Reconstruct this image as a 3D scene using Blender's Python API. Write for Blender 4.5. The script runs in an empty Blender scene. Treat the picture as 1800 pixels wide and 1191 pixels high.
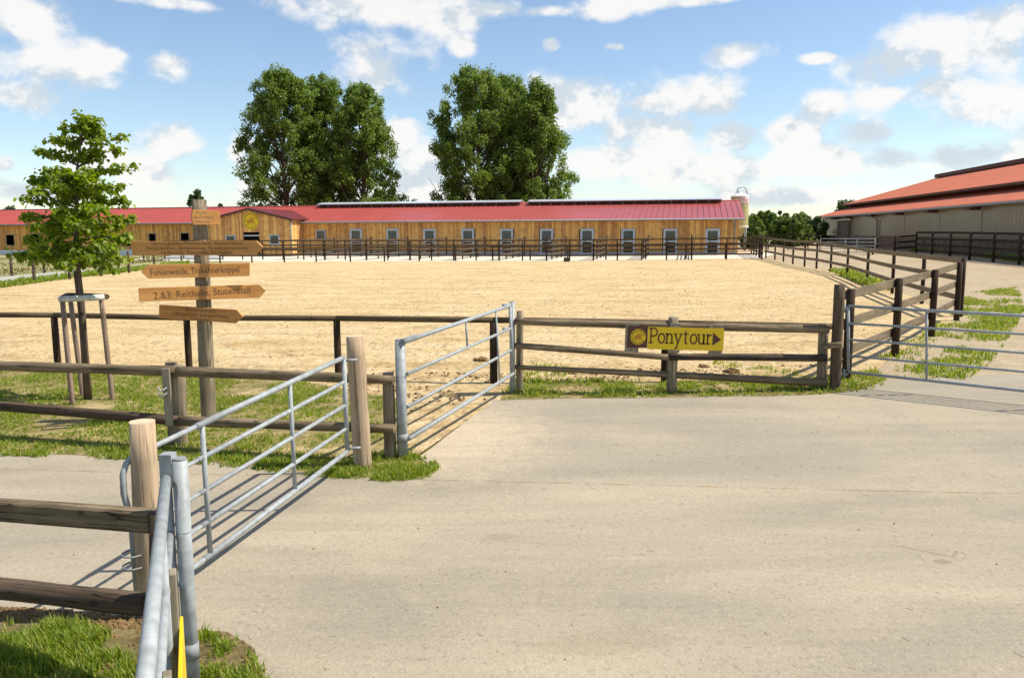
import bpy, bmesh, math, random
import numpy as np
from mathutils import Vector, Matrix, noise as mnoise

rad = math.radians
# ------------------------------------------------------------------ camera
scene = bpy.context.scene
COL = scene.collection
FPX, CX, CY, HCAM = 1400.0, 900.0, 595.5, 2.4      # calibration of the 1800 x 1191 photograph
pitch = math.atan((CY - 412.0) / FPX); roll = 0.0046
_f = Vector((0, math.cos(pitch), -math.sin(pitch)))
_r = Vector((1, 0, 0)); _d = _f.cross(_r)
_r2 = _r * math.cos(roll) + _d * math.sin(roll); _d2 = _f.cross(_r2)
cam_data = bpy.data.cameras.new('camera'); cam = bpy.data.objects.new('camera', cam_data)
COL.objects.link(cam); scene.camera = cam
cam_data.sensor_width = 36.0; cam_data.lens = 36.0 * FPX / 1800.0
cam_data.clip_end = 6000; cam_data.clip_start = 0.05
m3 = Matrix((_r2, -_d2, -_f)).transposed()
cam.matrix_world = Matrix.Translation((0, 0, HCAM)) @ m3.to_4x4()

# ------------------------------------------------------------------ sun, sky, exposure
SUN_EL, SUN_AZ = rad(53), rad(2)                      # azimuth measured from +x towards +y
sun_vec = Vector((math.cos(SUN_EL) * math.cos(SUN_AZ), math.cos(SUN_EL) * math.sin(SUN_AZ), math.sin(SUN_EL)))
sl = bpy.data.lights.new('sun', 'SUN'); sl.energy = 4.4; sl.angle = rad(0.53); sl.color = (1.0, 0.92, 0.78)
so = bpy.data.objects.new('sun', sl); COL.objects.link(so)
so.rotation_euler = (-sun_vec).to_track_quat('-Z', 'Y').to_euler(); so.location = (30, 0, 40)
scene.view_settings.view_transform = 'Standard'; scene.view_settings.look = 'None'
scene.view_settings.exposure = 0.60; scene.view_settings.gamma = 1.0

world = bpy.data.worlds.new('World'); scene.world = world; world.use_nodes = True
wt = world.node_tree; WN = wt.nodes; WL = wt.links; WN.clear()
def wn(t, **k):
    n = WN.new(t)
    for a, b in k.items(): setattr(n, a, b)
    return n
def wmath(op, a, b=None, c=None, clamp=False):
    n = wn('ShaderNodeMath', operation=op, use_clamp=clamp)
    for i, v in enumerate((a, b, c)):
        if v is None: continue
        if isinstance(v, (int, float)): n.inputs[i].default_value = v
        else: WL.new(v, n.inputs[i])
    return n.outputs[0]
def wsmooth(v, lo, hi):
    n = wn('ShaderNodeMapRange', interpolation_type='SMOOTHSTEP')
    WL.new(v, n.inputs[0]); n.inputs[1].default_value = lo; n.inputs[2].default_value = hi
    return n.outputs[0]
sky = wn('ShaderNodeTexSky', sky_type='NISHITA', sun_disc=False)
sky.sun_elevation = SUN_EL; sky.sun_rotation = rad(90) - SUN_AZ
sky.air_density = 1.0; sky.dust_density = 0.25; sky.ozone_density = 1.6
tc = wn('ShaderNodeTexCoord'); sep = wn('ShaderNodeSeparateXYZ'); WL.new(tc.outputs['Generated'], sep.inputs[0])
az = wmath('ARCTAN2', sep.outputs[0], sep.outputs[1]); el = wmath('ARCSINE', sep.outputs[2])
comb = wn('ShaderNodeCombineXYZ'); WL.new(az, comb.inputs[0]); WL.new(el, comb.inputs[1])
def azel(px, py):
    v = (_r2 * ((px - CX) / FPX) + _d2 * ((py - CY) / FPX) + _f).normalized()
    return math.atan2(v.x, v.y), math.asin(v.z)
BLOBS = [(95,120,125,62),(40,165,95,40),(180,105,55,42),(296,112,50,34),(30,30,110,48),(310,6,95,16),
 (640,10,190,44),(760,30,80,40),(815,78,26,22),(668,118,80,72),(640,90,50,45),(305,250,62,36),(240,300,90,42),(150,285,60,40),
 (10,290,24,16),(690,250,60,50),(740,300,80,50),(420,262,30,34),(990,185,95,56),(1060,190,50,36),(1160,180,66,42),(1130,225,100,36),
 (1265,175,62,42),(1290,235,60,40),(1440,190,60,32),(1390,235,60,36),(1525,232,62,34),(1440,280,120,40),(1570,275,70,30),
 (1290,93,58,25),(1440,101,32,10),(1570,110,95,62),(1660,95,110,70),(1760,60,95,90),(1720,190,150,60),(1650,150,90,50),
 (1720,270,130,36),(1100,285,150,36),(1250,300,160,34),(960,20,60,14),(1060,14,75,24),(1200,0,170,14),(970,78,20,16),(1080,82,26,10),
 (870,15,60,20),(1850,240,120,70),(1560,170,60,30),(560,330,120,24),(860,330,150,22),(60,335,140,26),(1380,345,160,22)]
dmin = None
for (px, py, hw, hh) in BLOBS:
    a0, e0 = azel(px, py); a1, _ = azel(px + hw, py); _, e1 = azel(px, py - hh)
    s = wn('ShaderNodeVectorMath', operation='SUBTRACT'); WL.new(comb.outputs[0], s.inputs[0]); s.inputs[1].default_value = (a0, e0, 0)
    m = wn('ShaderNodeVectorMath', operation='MULTIPLY'); WL.new(s.outputs[0], m.inputs[0]); m.inputs[1].default_value = (1 / abs(a1 - a0), 1 / abs(e1 - e0), 0)
    l = wn('ShaderNodeVectorMath', operation='LENGTH'); WL.new(m.outputs[0], l.inputs[0])
    if dmin is None: dmin = l.outputs['Value']
    else:
        n = wn('ShaderNodeMath', operation='SMOOTH_MIN'); WL.new(dmin, n.inputs[0]); WL.new(l.outputs['Value'], n.inputs[1]); n.inputs[2].default_value = 0.35
        dmin = n.outputs[0]
D = wmath('SUBTRACT', 1.0, dmin); D = wmath('MAXIMUM', D, -1.2)
def wnoise(vec, scale, detail, rough, off=(0, 0, 0), sc=(1, 1, 1)):
    mp = wn('ShaderNodeMapping'); mp.inputs['Location'].default_value = off; mp.inputs['Scale'].default_value = sc; WL.new(vec, mp.inputs[0])
    n = wn('ShaderNodeTexNoise'); n.inputs['Scale'].default_value = scale; n.inputs['Detail'].default_value = detail; n.inputs['Roughness'].default_value = rough
    WL.new(mp.outputs[0], n.inputs['Vector']); return n.outputs['Fac']
dirv = tc.outputs['Generated']
# clouds of the same kind all round the rest of the sky
gen = wmath('MULTIPLY_ADD', wnoise(dirv, 3.2, 5, 0.55, (3, 1, 0), (1, 1, 2.2)), 5.0, -2.75)
inx = wsmooth(wmath('ABSOLUTE', az), 0.60, 0.80); iny = wsmooth(el, 0.30, 0.42)
outside = wmath('MAXIMUM', inx, iny)
gen = wmath('SUBTRACT', gen, wmath('MULTIPLY', wmath('SUBTRACT', 1.0, outside), 3.0))
D = wmath('MAXIMUM', D, gen)
lowband = wmath('MULTIPLY', wmath('SUBTRACT', 1.0, wsmooth(el, 0.01, 0.12)), 0.16)
D = wmath('ADD', D, lowband)
fb = wnoise(dirv, 13.0, 9, 0.60, (0, 0, 0), (1, 1, 1.35)); fb2 = wnoise(dirv, 13.0, 9, 0.60, (-0.022, 0, -0.045), (1, 1, 1.35))
big = wnoise(dirv, 6.0, 3, 0.5, (5, 2, 1), (1, 1, 1.6))
dens = wmath('ADD', wmath('MULTIPLY', D, 1.0), wmath('MULTIPLY', wmath('SUBTRACT', fb, 0.5), 2.9))
alpha = wsmooth(dens, -0.12, 0.60)
relief = wmath('SUBTRACT', fb, fb2)                       # billows turned to the sun are brighter
shade = wmath('MULTIPLY_ADD', relief, 3.4, 0.82)
thick = wmath('MULTIPLY', wsmooth(dens, 0.55, 1.7), wsmooth(big, 0.40, 0.62))
shade = wmath('SUBTRACT', shade, wmath('MULTIPLY', thick, 0.10))
shade = wmath('MINIMUM', wmath('MAXIMUM', shade, 0.50), 1.04)
cr = wn('ShaderNodeMixRGB'); cr.inputs[1].default_value = (0.66, 0.735, 0.80, 1); cr.inputs[2].default_value = (1.0, 0.985, 0.96, 1)
WL.new(wsmooth(shade, 0.45, 0.95), cr.inputs[0])
cb = wn('ShaderNodeVectorMath', operation='SCALE'); WL.new(cr.outputs[0], cb.inputs[0]); cb.inputs['Scale'].default_value = 6.2
mixc = wn('ShaderNodeMixRGB'); WL.new(wmath('MULTIPLY', alpha, 0.93), mixc.inputs[0]); WL.new(sky.outputs[0], mixc.inputs[1]); WL.new(cb.outputs[0], mixc.inputs[2])
bg = wn('ShaderNodeBackground'); bg.inputs[1].default_value = 0.105; WL.new(mixc.outputs[0], bg.inputs[0])
wo = wn('ShaderNodeOutputWorld'); WL.new(bg.outputs[0], wo.inputs[0])

# ------------------------------------------------------------------ terrain and pixel helpers
def gz(x, y):
    return 0.0075 * min(max(0.0, y - 10.0), 80.0) + 0.012 * min(max(0.0, x - 4.0), 36.0)
def ray(px, py):
    v = _r2 * ((px - CX) / FPX) + _d2 * ((py - CY) / FPX) + _f
    return v / v.y
def at(px, py, d):                                       # point seen at a pixel, at forward distance d
    return Vector((0, 0, HCAM)) + ray(px, py) * d
def G(px, py, dz=0.0):                                   # point of the terrain seen at a pixel
    v = ray(px, py); t = 10.0; z = 0.0
    for _ in range(60):
        t = (z + dz - HCAM) / v.z
        if t < 0 or t > 900: t = 900.0
        z = 0.5 * z + 0.5 * gz(v.x * t, t)
    return Vector((v.x * t, t, gz(v.x * t, t) + dz))
def ground(x, y, dz=0.0): return Vector((x, y, gz(x, y) + dz))
def plane_hit(px, py, p0, n):
    v = ray(px, py); o = Vector((0, 0, HCAM)); t = (p0 - o).dot(n) / v.dot(n); return o + v * t

# ------------------------------------------------------------------ materials
def new_mat(name):
    m = bpy.data.materials.new(name); m.use_nodes = True
    nt = m.node_tree; nt.nodes.clear()
    out = nt.nodes.new('ShaderNodeOutputMaterial'); b = nt.nodes.new('ShaderNodeBsdfPrincipled')
    nt.links.new(b.outputs[0], out.inputs[0])
    return m, nt, b
class NT:
    def __init__(s, nt): s.nt = nt
    def n(s, t, **k):
        x = s.nt.nodes.new(t)
        for a, b in k.items(): setattr(x, a, b)
        return x
    def put(s, sock, v):
        if isinstance(v, (int, float)): sock.default_value = v
        elif isinstance(v, tuple): sock.default_value = v if len(v) != 3 or sock.type != 'RGBA' else (*v, 1)
        else: s.nt.links.new(v, sock)
    def math(s, op, a, b=None, clamp=False):
        x = s.n('ShaderNodeMath', operation=op, use_clamp=clamp); s.put(x.inputs[0], a)
        if b is not None: s.put(x.inputs[1], b)
        return x.outputs[0]
    def coord(s, kind='Object', scale=(1, 1, 1), loc=(0, 0, 0)):
        t = s.n('ShaderNodeTexCoord'); m = s.n('ShaderNodeMapping'); s.put(m.inputs[0], t.outputs[kind])
        m.inputs['Scale'].default_value = scale; m.inputs['Location'].default_value = loc; return m.outputs[0]
    def noise(s, vec, scale, detail=4, rough=0.55, dist=0.0):
        x = s.n('ShaderNodeTexNoise'); s.put(x.inputs['Vector'], vec); x.inputs['Scale'].default_value = scale
        x.inputs['Detail'].default_value = detail; x.inputs['Roughness'].default_value = rough; x.inputs['Distortion'].default_value = dist
        return x.outputs['Fac']
    def ramp(s, v, stops):
        x = s.n('ShaderNodeValToRGB'); s.put(x.inputs[0], v); e = x.color_ramp.elements
        while len(e) < len(stops): e.new(0.5)
        for i, (p, c) in enumerate(stops):
            e[i].position = p; e[i].color = (*c, 1) if len(c) == 3 else c
        return x.outputs[0]
    def mix(s, f, a, b, blend='MIX'):
        x = s.n('ShaderNodeMixRGB', blend_type=blend); s.put(x.inputs[0], f); s.put(x.inputs[1], a); s.put(x.inputs[2], b); return x.outputs[0]
    def sm(s, v, lo, hi):
        x = s.n('ShaderNodeMapRange', interpolation_type='SMOOTHSTEP'); s.put(x.inputs[0], v); x.inputs[1].default_value = lo; x.inputs[2].default_value = hi
        return x.outputs[0]
    def bump(s, h, strength, dist, bsdf):
        x = s.n('ShaderNodeBump'); x.inputs['Strength'].default_value = strength; x.inputs['Distance'].default_value = dist
        s.put(x.inputs['Height'], h); s.nt.links.new(x.outputs[0], bsdf.inputs['Normal'])
    def objrand(s): return s.n('ShaderNodeObjectInfo').outputs['Random']
    def island(s): return s.n('ShaderNodeNewGeometry').outputs['Random Per Island']
MAT = {}
def wood(name, c1, c2, c3, grain=26, rough=0.85, rings=0.35, island=0.0, bump=0.35, axis=2):
    m, nt, b = new_mat(name); N = NT(nt)
    sc = [1, 1, 1]; sc[axis] = 0.05
    r = N.objrand(); loc = N.n('ShaderNodeTexCoord').outputs['Object']
    off = N.n('ShaderNodeVectorMath', operation='ADD'); cmb = N.n('ShaderNodeCombineXYZ')
    rr = N.math('MULTIPLY', r, 37.0)
    for i in range(3): N.put(cmb.inputs[i], rr)
    N.put(off.inputs[0], loc); N.put(off.inputs[1], cmb.outputs[0])
    mp = N.n('ShaderNodeMapping'); N.put(mp.inputs[0], off.outputs[0]); mp.inputs['Scale'].default_value = sc
    g = N.noise(mp.outputs[0], grain, 6, 0.65, 0.6); big = N.noise(off.outputs[0], 2.3, 3, 0.5)
    col = N.ramp(g, [(0.28, c1), (0.5, c2), (0.74, c3)])
    col = N.mix(N.sm(big, 0.45, 0.75), col, tuple(x * 0.72 for x in c2))
    fine = N.noise(mp.outputs[0], grain * 4, 3, 0.7)
    col = N.mix(N.math('MULTIPLY', N.sm(fine, 0.6, 0.8), rings), col, tuple(x * 0.35 for x in c1))
    mc = N.n('ShaderNodeMapping'); N.put(mc.inputs[0], off.outputs[0]); sc2 = [1, 1, 1]; sc2[axis] = 0.035; mc.inputs['Scale'].default_value = sc2
    ck = N.math('ABSOLUTE', N.math('SUBTRACT', N.noise(mc.outputs[0], grain * .8, 3, 0.5, 0.3), 0.52)); ck = N.math('MULTIPLY', N.math('SUBTRACT', 1.0, N.sm(ck, 0.0, 0.02)), N.sm(big, 0.35, 0.6))
    col = N.mix(N.math('MULTIPLY', ck, min(.9, rings * 1.3)), col, tuple(x * 0.3 for x in c1))
    kv = N.n('ShaderNodeTexVoronoi'); mk = N.n('ShaderNodeMapping'); N.put(mk.inputs[0], off.outputs[0]); sc3 = [1, 1, 1]; sc3[axis] = 0.45; mk.inputs['Scale'].default_value = sc3
    N.put(kv.inputs['Vector'], mk.outputs[0]); kv.inputs['Scale'].default_value = 6.0
    col = N.mix(N.math('MULTIPLY', N.math('SUBTRACT', 1.0, N.sm(kv.outputs['Distance'], 0.05, 0.13)), min(.8, rings)), col, tuple(x * 0.5 for x in c1))
    if island:
        isl = N.island(); hs = N.n('ShaderNodeHueSaturation'); N.put(hs.inputs['Color'], col)
        N.put(hs.inputs['Value'], N.math('ADD', N.math('MULTIPLY', isl, island), 1 - island / 2))
        N.put(hs.inputs['Hue'], N.math('ADD', N.math('MULTIPLY', isl, 0.02), 0.49)); col = hs.outputs[0]
    N.put(b.inputs['Base Color'], col); b.inputs['Roughness'].default_value = rough; b.inputs['Specular IOR Level'].default_value = 0.2
    N.bump(N.math('SUBTRACT', g, N.math('MULTIPLY', ck, 0.8)), bump, 0.012, b); MAT[name] = m; return m
wood('log_grey', (0.08, 0.058, 0.034), (0.185, 0.14, 0.085), (0.34, 0.275, 0.18), rings=0.7, bump=0.8)
wood('log_dark', (0.04, 0.027, 0.018), (0.095, 0.066, 0.044), (0.19, 0.14, 0.095), rings=0.7, bump=0.8)
wood('log_charred', (0.02, 0.014, 0.012), (0.06, 0.042, 0.034), (0.24, 0.18, 0.13), grain=14, rings=0.6)
wood('log_pale', (0.31, 0.215, 0.135), (0.46, 0.345, 0.23), (0.55, 0.43, 0.30), grain=11, rings=0.5, bump=0.7)
wood('log_post', (0.125, 0.097, 0.063), (0.25, 0.205, 0.14), (0.37, 0.31, 0.22), grain=16, rings=0.6, bump=0.8)
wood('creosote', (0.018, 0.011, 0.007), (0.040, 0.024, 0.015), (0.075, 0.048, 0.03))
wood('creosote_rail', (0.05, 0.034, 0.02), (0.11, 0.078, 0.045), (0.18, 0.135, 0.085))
wood('board_green', (0.10, 0.078, 0.048), (0.19, 0.15, 0.095), (0.28, 0.225, 0.15))
wood('sign_wood', (0.42, 0.19, 0.055), (0.55, 0.27, 0.085), (0.63, 0.345, 0.125), grain=9, rings=0.12, bump=0.1, axis=0)
wood('stake', (0.17, 0.11, 0.085), (0.28, 0.20, 0.155), (0.38, 0.29, 0.23))
wood('larch', (0.52, 0.262, 0.080), (0.70, 0.375, 0.125), (0.80, 0.46, 0.175), grain=10, island=0.55, rings=0.2, bump=0.15)
wood('larch_grey', (0.12, 0.088, 0.066), (0.18, 0.135, 0.105), (0.225, 0.175, 0.14), grain=10, island=0.4, rings=0.2, bump=0.15)
wood('bark', (0.06, 0.042, 0.03), (0.13, 0.095, 0.07), (0.21, 0.165, 0.125), grain=30, bump=0.8)
wood('batten', (0.15, 0.125, 0.085), (0.25, 0.215, 0.155), (0.34, 0.30, 0.22), grain=16)
def plain(name, col, rough=0.6, metal=0.0, var=0.12, scale=6.0, spec=0.4, bump=0.0):
    m, nt, b = new_mat(name); N = NT(nt)
    v = N.noise(N.coord('Object'), scale, 5, 0.6)
    lo = tuple(max(0, c * (1 - var)) for c in col); hi = tuple(min(1, c * (1 + var)) for c in col)
    N.put(b.inputs['Base Color'], N.ramp(v, [(0.3, lo), (0.7, hi)]))
    b.inputs['Roughness'].default_value = rough; b.inputs['Metallic'].default_value = metal; b.inputs['Specular IOR Level'].default_value = spec
    if bump: N.bump(N.noise(N.coord('Object'), scale * 6, 4, 0.6), bump, 0.01, b)
    MAT[name] = m; return m
plain('galvanised', (0.30, 0.325, 0.335), 0.5, 0.0, 0.22, 14.0, 0.3)
plain('galv_dull', (0.24, 0.255, 0.26), 0.6, 0.0, 0.25, 9.0)
plain('dark_metal', (0.05, 0.05, 0.05), 0.5, 0.3)
plain('roof_red', (0.36, 0.075, 0.064), 0.36, 0.0, 0.07, 0.6, 0.5)
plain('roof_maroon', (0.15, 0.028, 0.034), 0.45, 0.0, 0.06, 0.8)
plain('roof_orange', (0.47, 0.14, 0.08), 0.75, 0.0, 0.12, 0.8, 0.25)
plain('roof_trim', (0.10, 0.045, 0.03), 0.7)
plain('skylight', (0.50, 0.56, 0.62), 0.25, 0.0, 0.06, 1.0, 0.6)
plain('frame_grey', (0.46, 0.50, 0.54), 0.5)
plain('plinth', (0.42, 0.42, 0.42), 0.85, 0.0, 0.15, 2.0)
plain('white_paint', (0.74, 0.76, 0.78), 0.5, 0.0, 0.05)
plain('silo_beige', (0.47, 0.44, 0.21), 0.5, 0.0, 0.06, 1.2)
plain('silo_white', (0.80, 0.80, 0.76), 0.45, 0.0, 0.03)
plain('sign_yellow', (0.72, 0.50, 0.008), 0.42, 0.0, 0.02, 3.0)
plain('sign_brown', (0.085, 0.03, 0.018), 0.5, 0.0, 0.05)
plain('emblem_orange', (0.50, 0.20, 0.015), 0.5, 0.0, 0.03)
plain('engraving', (0.15, 0.075, 0.03), 0.8, 0.0, 0.2, 30)
plain('red_letter', (0.62, 0.03, 0.03), 0.5)
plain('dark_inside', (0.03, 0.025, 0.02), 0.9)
plain('interior_floor', (0.10, 0.085, 0.06), 0.9)
plain('panel_poly', (0.235, 0.195, 0.14), 0.32, 0.0, 0.10, 0.35, 0.45)
plain('hall_batten', (0.34, 0.27, 0.21), 0.7)
plain('cut_wood', (0.55, 0.43, 0.29), 0.85, 0.0, 0.15, 20)
plain('lichen', (0.55, 0.56, 0.50), 0.9, 0.0, 0.35, 18)
def glass_mat():
    m, nt, b = new_mat('glass'); N = NT(nt)
    b.inputs['Base Color'].default_value = (0.035, 0.05, 0.05, 1); b.inputs['Roughness'].default_value = 0.08; b.inputs['Specular IOR Level'].default_value = 0.7
    MAT['glass'] = m
glass_mat()
def leaf_mat(name, a, b_, c, trans=0.35, rough=0.5):
    m, nt, b = new_mat(name); N = NT(nt)
    col = N.ramp(N.island(), [(0.0, a), (0.5, b_), (1.0, c)])
    N.put(b.inputs['Base Color'], col); b.inputs['Roughness'].default_value = rough; b.inputs['Specular IOR Level'].default_value = 0.35
    t = N.n('ShaderNodeBsdfTranslucent'); hs = N.n('ShaderNodeHueSaturation'); N.put(hs.inputs['Color'], col); hs.inputs['Value'].default_value = 1.5; hs.inputs['Saturation'].default_value = 1.1; hs.inputs['Hue'].default_value = 0.485
    N.put(t.inputs[0], hs.outputs[0]); ms = N.n('ShaderNodeMixShader'); ms.inputs[0].default_value = trans
    nt.links.new(b.outputs[0], ms.inputs[1]); nt.links.new(t.outputs[0], ms.inputs[2])
    out = [x for x in nt.nodes if x.type == 'OUTPUT_MATERIAL'][0]; nt.links.new(ms.outputs[0], out.inputs[0]); MAT[name] = m
leaf_mat('leaf_poplar', (0.07, 0.125, 0.02), (0.13, 0.21, 0.036), (0.23, 0.31, 0.06), 0.46)
leaf_mat('leaf_linden', (0.095, 0.165, 0.012), (0.165, 0.25, 0.02), (0.27, 0.34, 0.04), 0.46)
leaf_mat('leaf_shrub', (0.06, 0.11, 0.018), (0.115, 0.185, 0.028), (0.20, 0.27, 0.055), 0.36)
leaf_mat('leaf_hedge', (0.035, 0.07, 0.018), (0.065, 0.115, 0.03), (0.11, 0.165, 0.045), 0.3)
leaf_mat('grass', (0.10, 0.18, 0.012), (0.20, 0.29, 0.024), (0.37, 0.38, 0.085), 0.45)
leaf_mat('grass_dry', (0.10, 0.13, 0.03), (0.20, 0.20, 0.055), (0.36, 0.30, 0.12), 0.35)

def mat_sand():
    m, nt, b = new_mat('sand'); N = NT(nt); P = N.coord('Object')
    big = N.noise(P, 0.16, 4, 0.6); streak = N.noise(N.coord('Object', (0.35, 1.5, 1)), 0.9, 6, 0.65, 0.8)
    med = N.noise(P, 3.2, 6, 0.7); fine = N.noise(P, 24, 3, 0.7); clod = N.noise(N.coord('Object', (0.6, 1.3, 1)), 5.0, 5, 0.75)
    col = N.ramp(streak, [(0.30, (0.47, 0.335, 0.16)), (0.48, (0.63, 0.475, 0.255)), (0.70, (0.74, 0.585, 0.36))])
    col = N.mix(N.math('MULTIPLY', N.sm(big, 0.50, 0.70), 0.5), col, (0.66, 0.47, 0.23))
    col = N.mix(N.math('MULTIPLY', N.sm(clod, 0.57, 0.74), 0.7), col, (0.33, 0.215, 0.105))
    clod_shade = N.noise(P, 1.7, 8, 0.72, 0.5); col = N.mix(N.math('MULTIPLY', N.sm(clod_shade, 0.53, 0.66), 0.75), col, (0.40, 0.265, 0.115))  # brown wisps: shadows of clods painted into the sand colour
    col = N.mix(N.math('MULTIPLY', N.sm(N.noise(P, 6.5, 6, 0.75), 0.58, 0.70), 0.5), col, (0.80, 0.66, 0.44))
    # trodden darker soil near the front fence
    sp = N.n('ShaderNodeSeparateXYZ'); N.put(sp.inputs[0], P)
    near = N.math('SUBTRACT', 1.0, N.sm(sp.outputs[1], 12.6, 16.5)); soil = N.math('MULTIPLY', near, N.sm(med, 0.48, 0.68))
    col = N.mix(N.math('MULTIPLY', soil, 0.8), col, (0.30, 0.19, 0.085))
    N.put(b.inputs['Base Color'], col); b.inputs['Roughness'].default_value = 0.95; b.inputs['Specular IOR Level'].default_value = 0.1
    h = N.math('ADD', N.math('MULTIPLY', med, 1.0), N.math('ADD', N.math('MULTIPLY', clod, 1.0), N.math('MULTIPLY', fine, 0.15)))
    h = N.math('ADD', h, N.math('MULTIPLY', streak, 0.8))
    vo = N.n('ShaderNodeTexVoronoi'); N.put(vo.inputs['Vector'], P); vo.inputs['Scale'].default_value = 3.4
    h = N.math('ADD', h, N.math('MULTIPLY', N.sm(vo.outputs['Distance'], 0.05, 0.32), 0.5)); h = N.math('ADD', h, N.math('MULTIPLY', clod_shade, 1.0))
    N.bump(h, 0.9, 0.12, b); MAT['sand'] = m
mat_sand()
def mat_road():
    m, nt, b = new_mat('road'); N = NT(nt); P = N.coord('Object')
    big = N.noise(P, 0.30, 5, 0.6, 0.4); drift = N.noise(N.coord('Object', (0.4, 1.6, 1)), 0.7, 6, 0.6, 0.5)
    fine = N.noise(P, 55, 3, 0.75); speck = N.noise(P, 160, 2, 0.6); med = N.noise(P, 4.5, 5, 0.65)
    col = N.ramp(drift, [(0.30, (0.275, 0.243, 0.19)), (0.52, (0.355, 0.307, 0.232)), (0.74, (0.45, 0.382, 0.277))])
    sp = N.n('ShaderNodeSeparateXYZ'); N.put(sp.inputs[0], P); X, Y = sp.outputs[0], sp.outputs[1]
    # older grey asphalt beyond the joint, dustier lane in front of it
    wob = N.math('MULTIPLY', N.math('SUBTRACT', N.noise(P, 1.3, 4, 0.6), 0.5), 0.16)
    jl = N.math('ADD', N.math('ADD', Y, N.math('MULTIPLY', X, 0.095)), N.math('MULTIPLY', wob, 0.5))
    far = N.sm(jl, 7.5, 7.9)
    col = N.mix(N.math('MULTIPLY', far, 0.42), col, (0.29, 0.262, 0.212))
    dust = N.math('MULTIPLY', N.sm(big, 0.47, 0.66), 0.55); col = N.mix(dust, col, (0.45, 0.38, 0.27))
    # sand blown over the edges by the arena gate
    dx = N.math('MULTIPLY', N.math('ADD', X, 0.9), 0.55); dy = N.math('MULTIPLY', N.math('SUBTRACT', Y, 9.3), 0.42)
    dd = N.math('SQRT', N.math('ADD', N.math('MULTIPLY', dx, dx), N.math('MULTIPLY', dy, dy)))
    dd = N.math('ADD', dd, N.math('MULTIPLY', N.math('SUBTRACT', med, 0.5), 0.9))
    col = N.mix(N.math('MULTIPLY', N.math('SUBTRACT', 1.0, N.sm(dd, 0.25, 0.95)), 0.75), col, (0.56, 0.455, 0.32))
    crack = N.math('SUBTRACT', 1.0, N.sm(N.math('ABSOLUTE', N.math('SUBTRACT', jl, 7.53)), 0.0, 0.03))
    col = N.mix(N.math('MULTIPLY', crack, N.math('MULTIPLY', N.sm(med, 0.36, 0.56), 0.85)), col, (0.27, 0.175, 0.09))
    col = N.mix(N.math('MULTIPLY', N.sm(speck, 0.56, 0.70), 0.5), col, (0.15, 0.13, 0.105))
    col = N.mix(N.math('MULTIPLY', N.sm(fine, 0.52, 0.74), 0.42), col, (0.20, 0.175, 0.14))
    col = N.mix(N.math('MULTIPLY', N.sm(N.noise(P, 70, 2, 0.5), 0.68, 0.76), 0.4), col, (0.60, 0.56, 0.49))
    grit = N.noise(P, 22, 6, 0.8); col = N.mix(N.math('MULTIPLY', N.sm(grit, 0.50, 0.66), 0.45), col, (0.17, 0.15, 0.118))
    col = N.mix(N.math('MULTIPLY', N.sm(N.noise(P, 34, 5, 0.8), 0.56, 0.68), 0.5), col, (0.56, 0.50, 0.40))
    tyre = N.noise(N.coord('Object', (0.12, 2.6, 1), (3, 0, 0)), 1.6, 5, 0.6, 0.3); col = N.mix(N.math('MULTIPLY', N.sm(tyre, 0.54, 0.66), 0.22), col, (0.25, 0.215, 0.165))
    # a dried spill
    def blob(cx, cy, sx, sy, ang):
        ca, sa = math.cos(ang), math.sin(ang)
        ux = N.math('SUBTRACT', X, cx); uy = N.math('SUBTRACT', Y, cy)
        a = N.math('MULTIPLY', N.math('ADD', N.math('MULTIPLY', ux, ca), N.math('MULTIPLY', uy, sa)), 1 / sx)
        c = N.math('MULTIPLY', N.math('ADD', N.math('MULTIPLY', ux, -sa), N.math('MULTIPLY', uy, ca)), 1 / sy)
        d = N.math('SQRT', N.math('ADD', N.math('MULTIPLY', a, a), N.math('MULTIPLY', c, c)))
        return N.math('SUBTRACT', 1.0, N.sm(N.math('ADD', d, N.math('MULTIPLY', N.math('SUBTRACT', N.noise(P, 9, 4, 0.6), 0.5), 1.2)), 0.7, 1.05))
    for (px, py, sx, sy, ang, k) in [(1655, 988, .085, .05, 0, .55), (1615, 968, .30, .016, -0.62, .5), (1678, 975, .12, .014, 0.9, .45), (880, 945, .15, .09, 0.1, .22), (1520, 890, .22, .012, -0.5, .3), (1070, 1130, .5, .16, 0.1, .18)]:
        g = G(px, py); col = N.mix(N.math('MULTIPLY', blob(g.x, g.y, sx, sy, ang), k), col, (0.20, 0.155, 0.095))
    N.put(b.inputs['Base Color'], col); b.inputs['Roughness'].default_value = 0.92; b.inputs['Specular IOR Level'].default_value = 0.15
    h = N.math('ADD', N.math('MULTIPLY', fine, 0.8), N.math('ADD', N.math('MULTIPLY', speck, 0.4), N.math('MULTIPLY', med, 0.5)))
    N.bump(h, 0.5, 0.016, b); MAT['road'] = m
mat_road()
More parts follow.
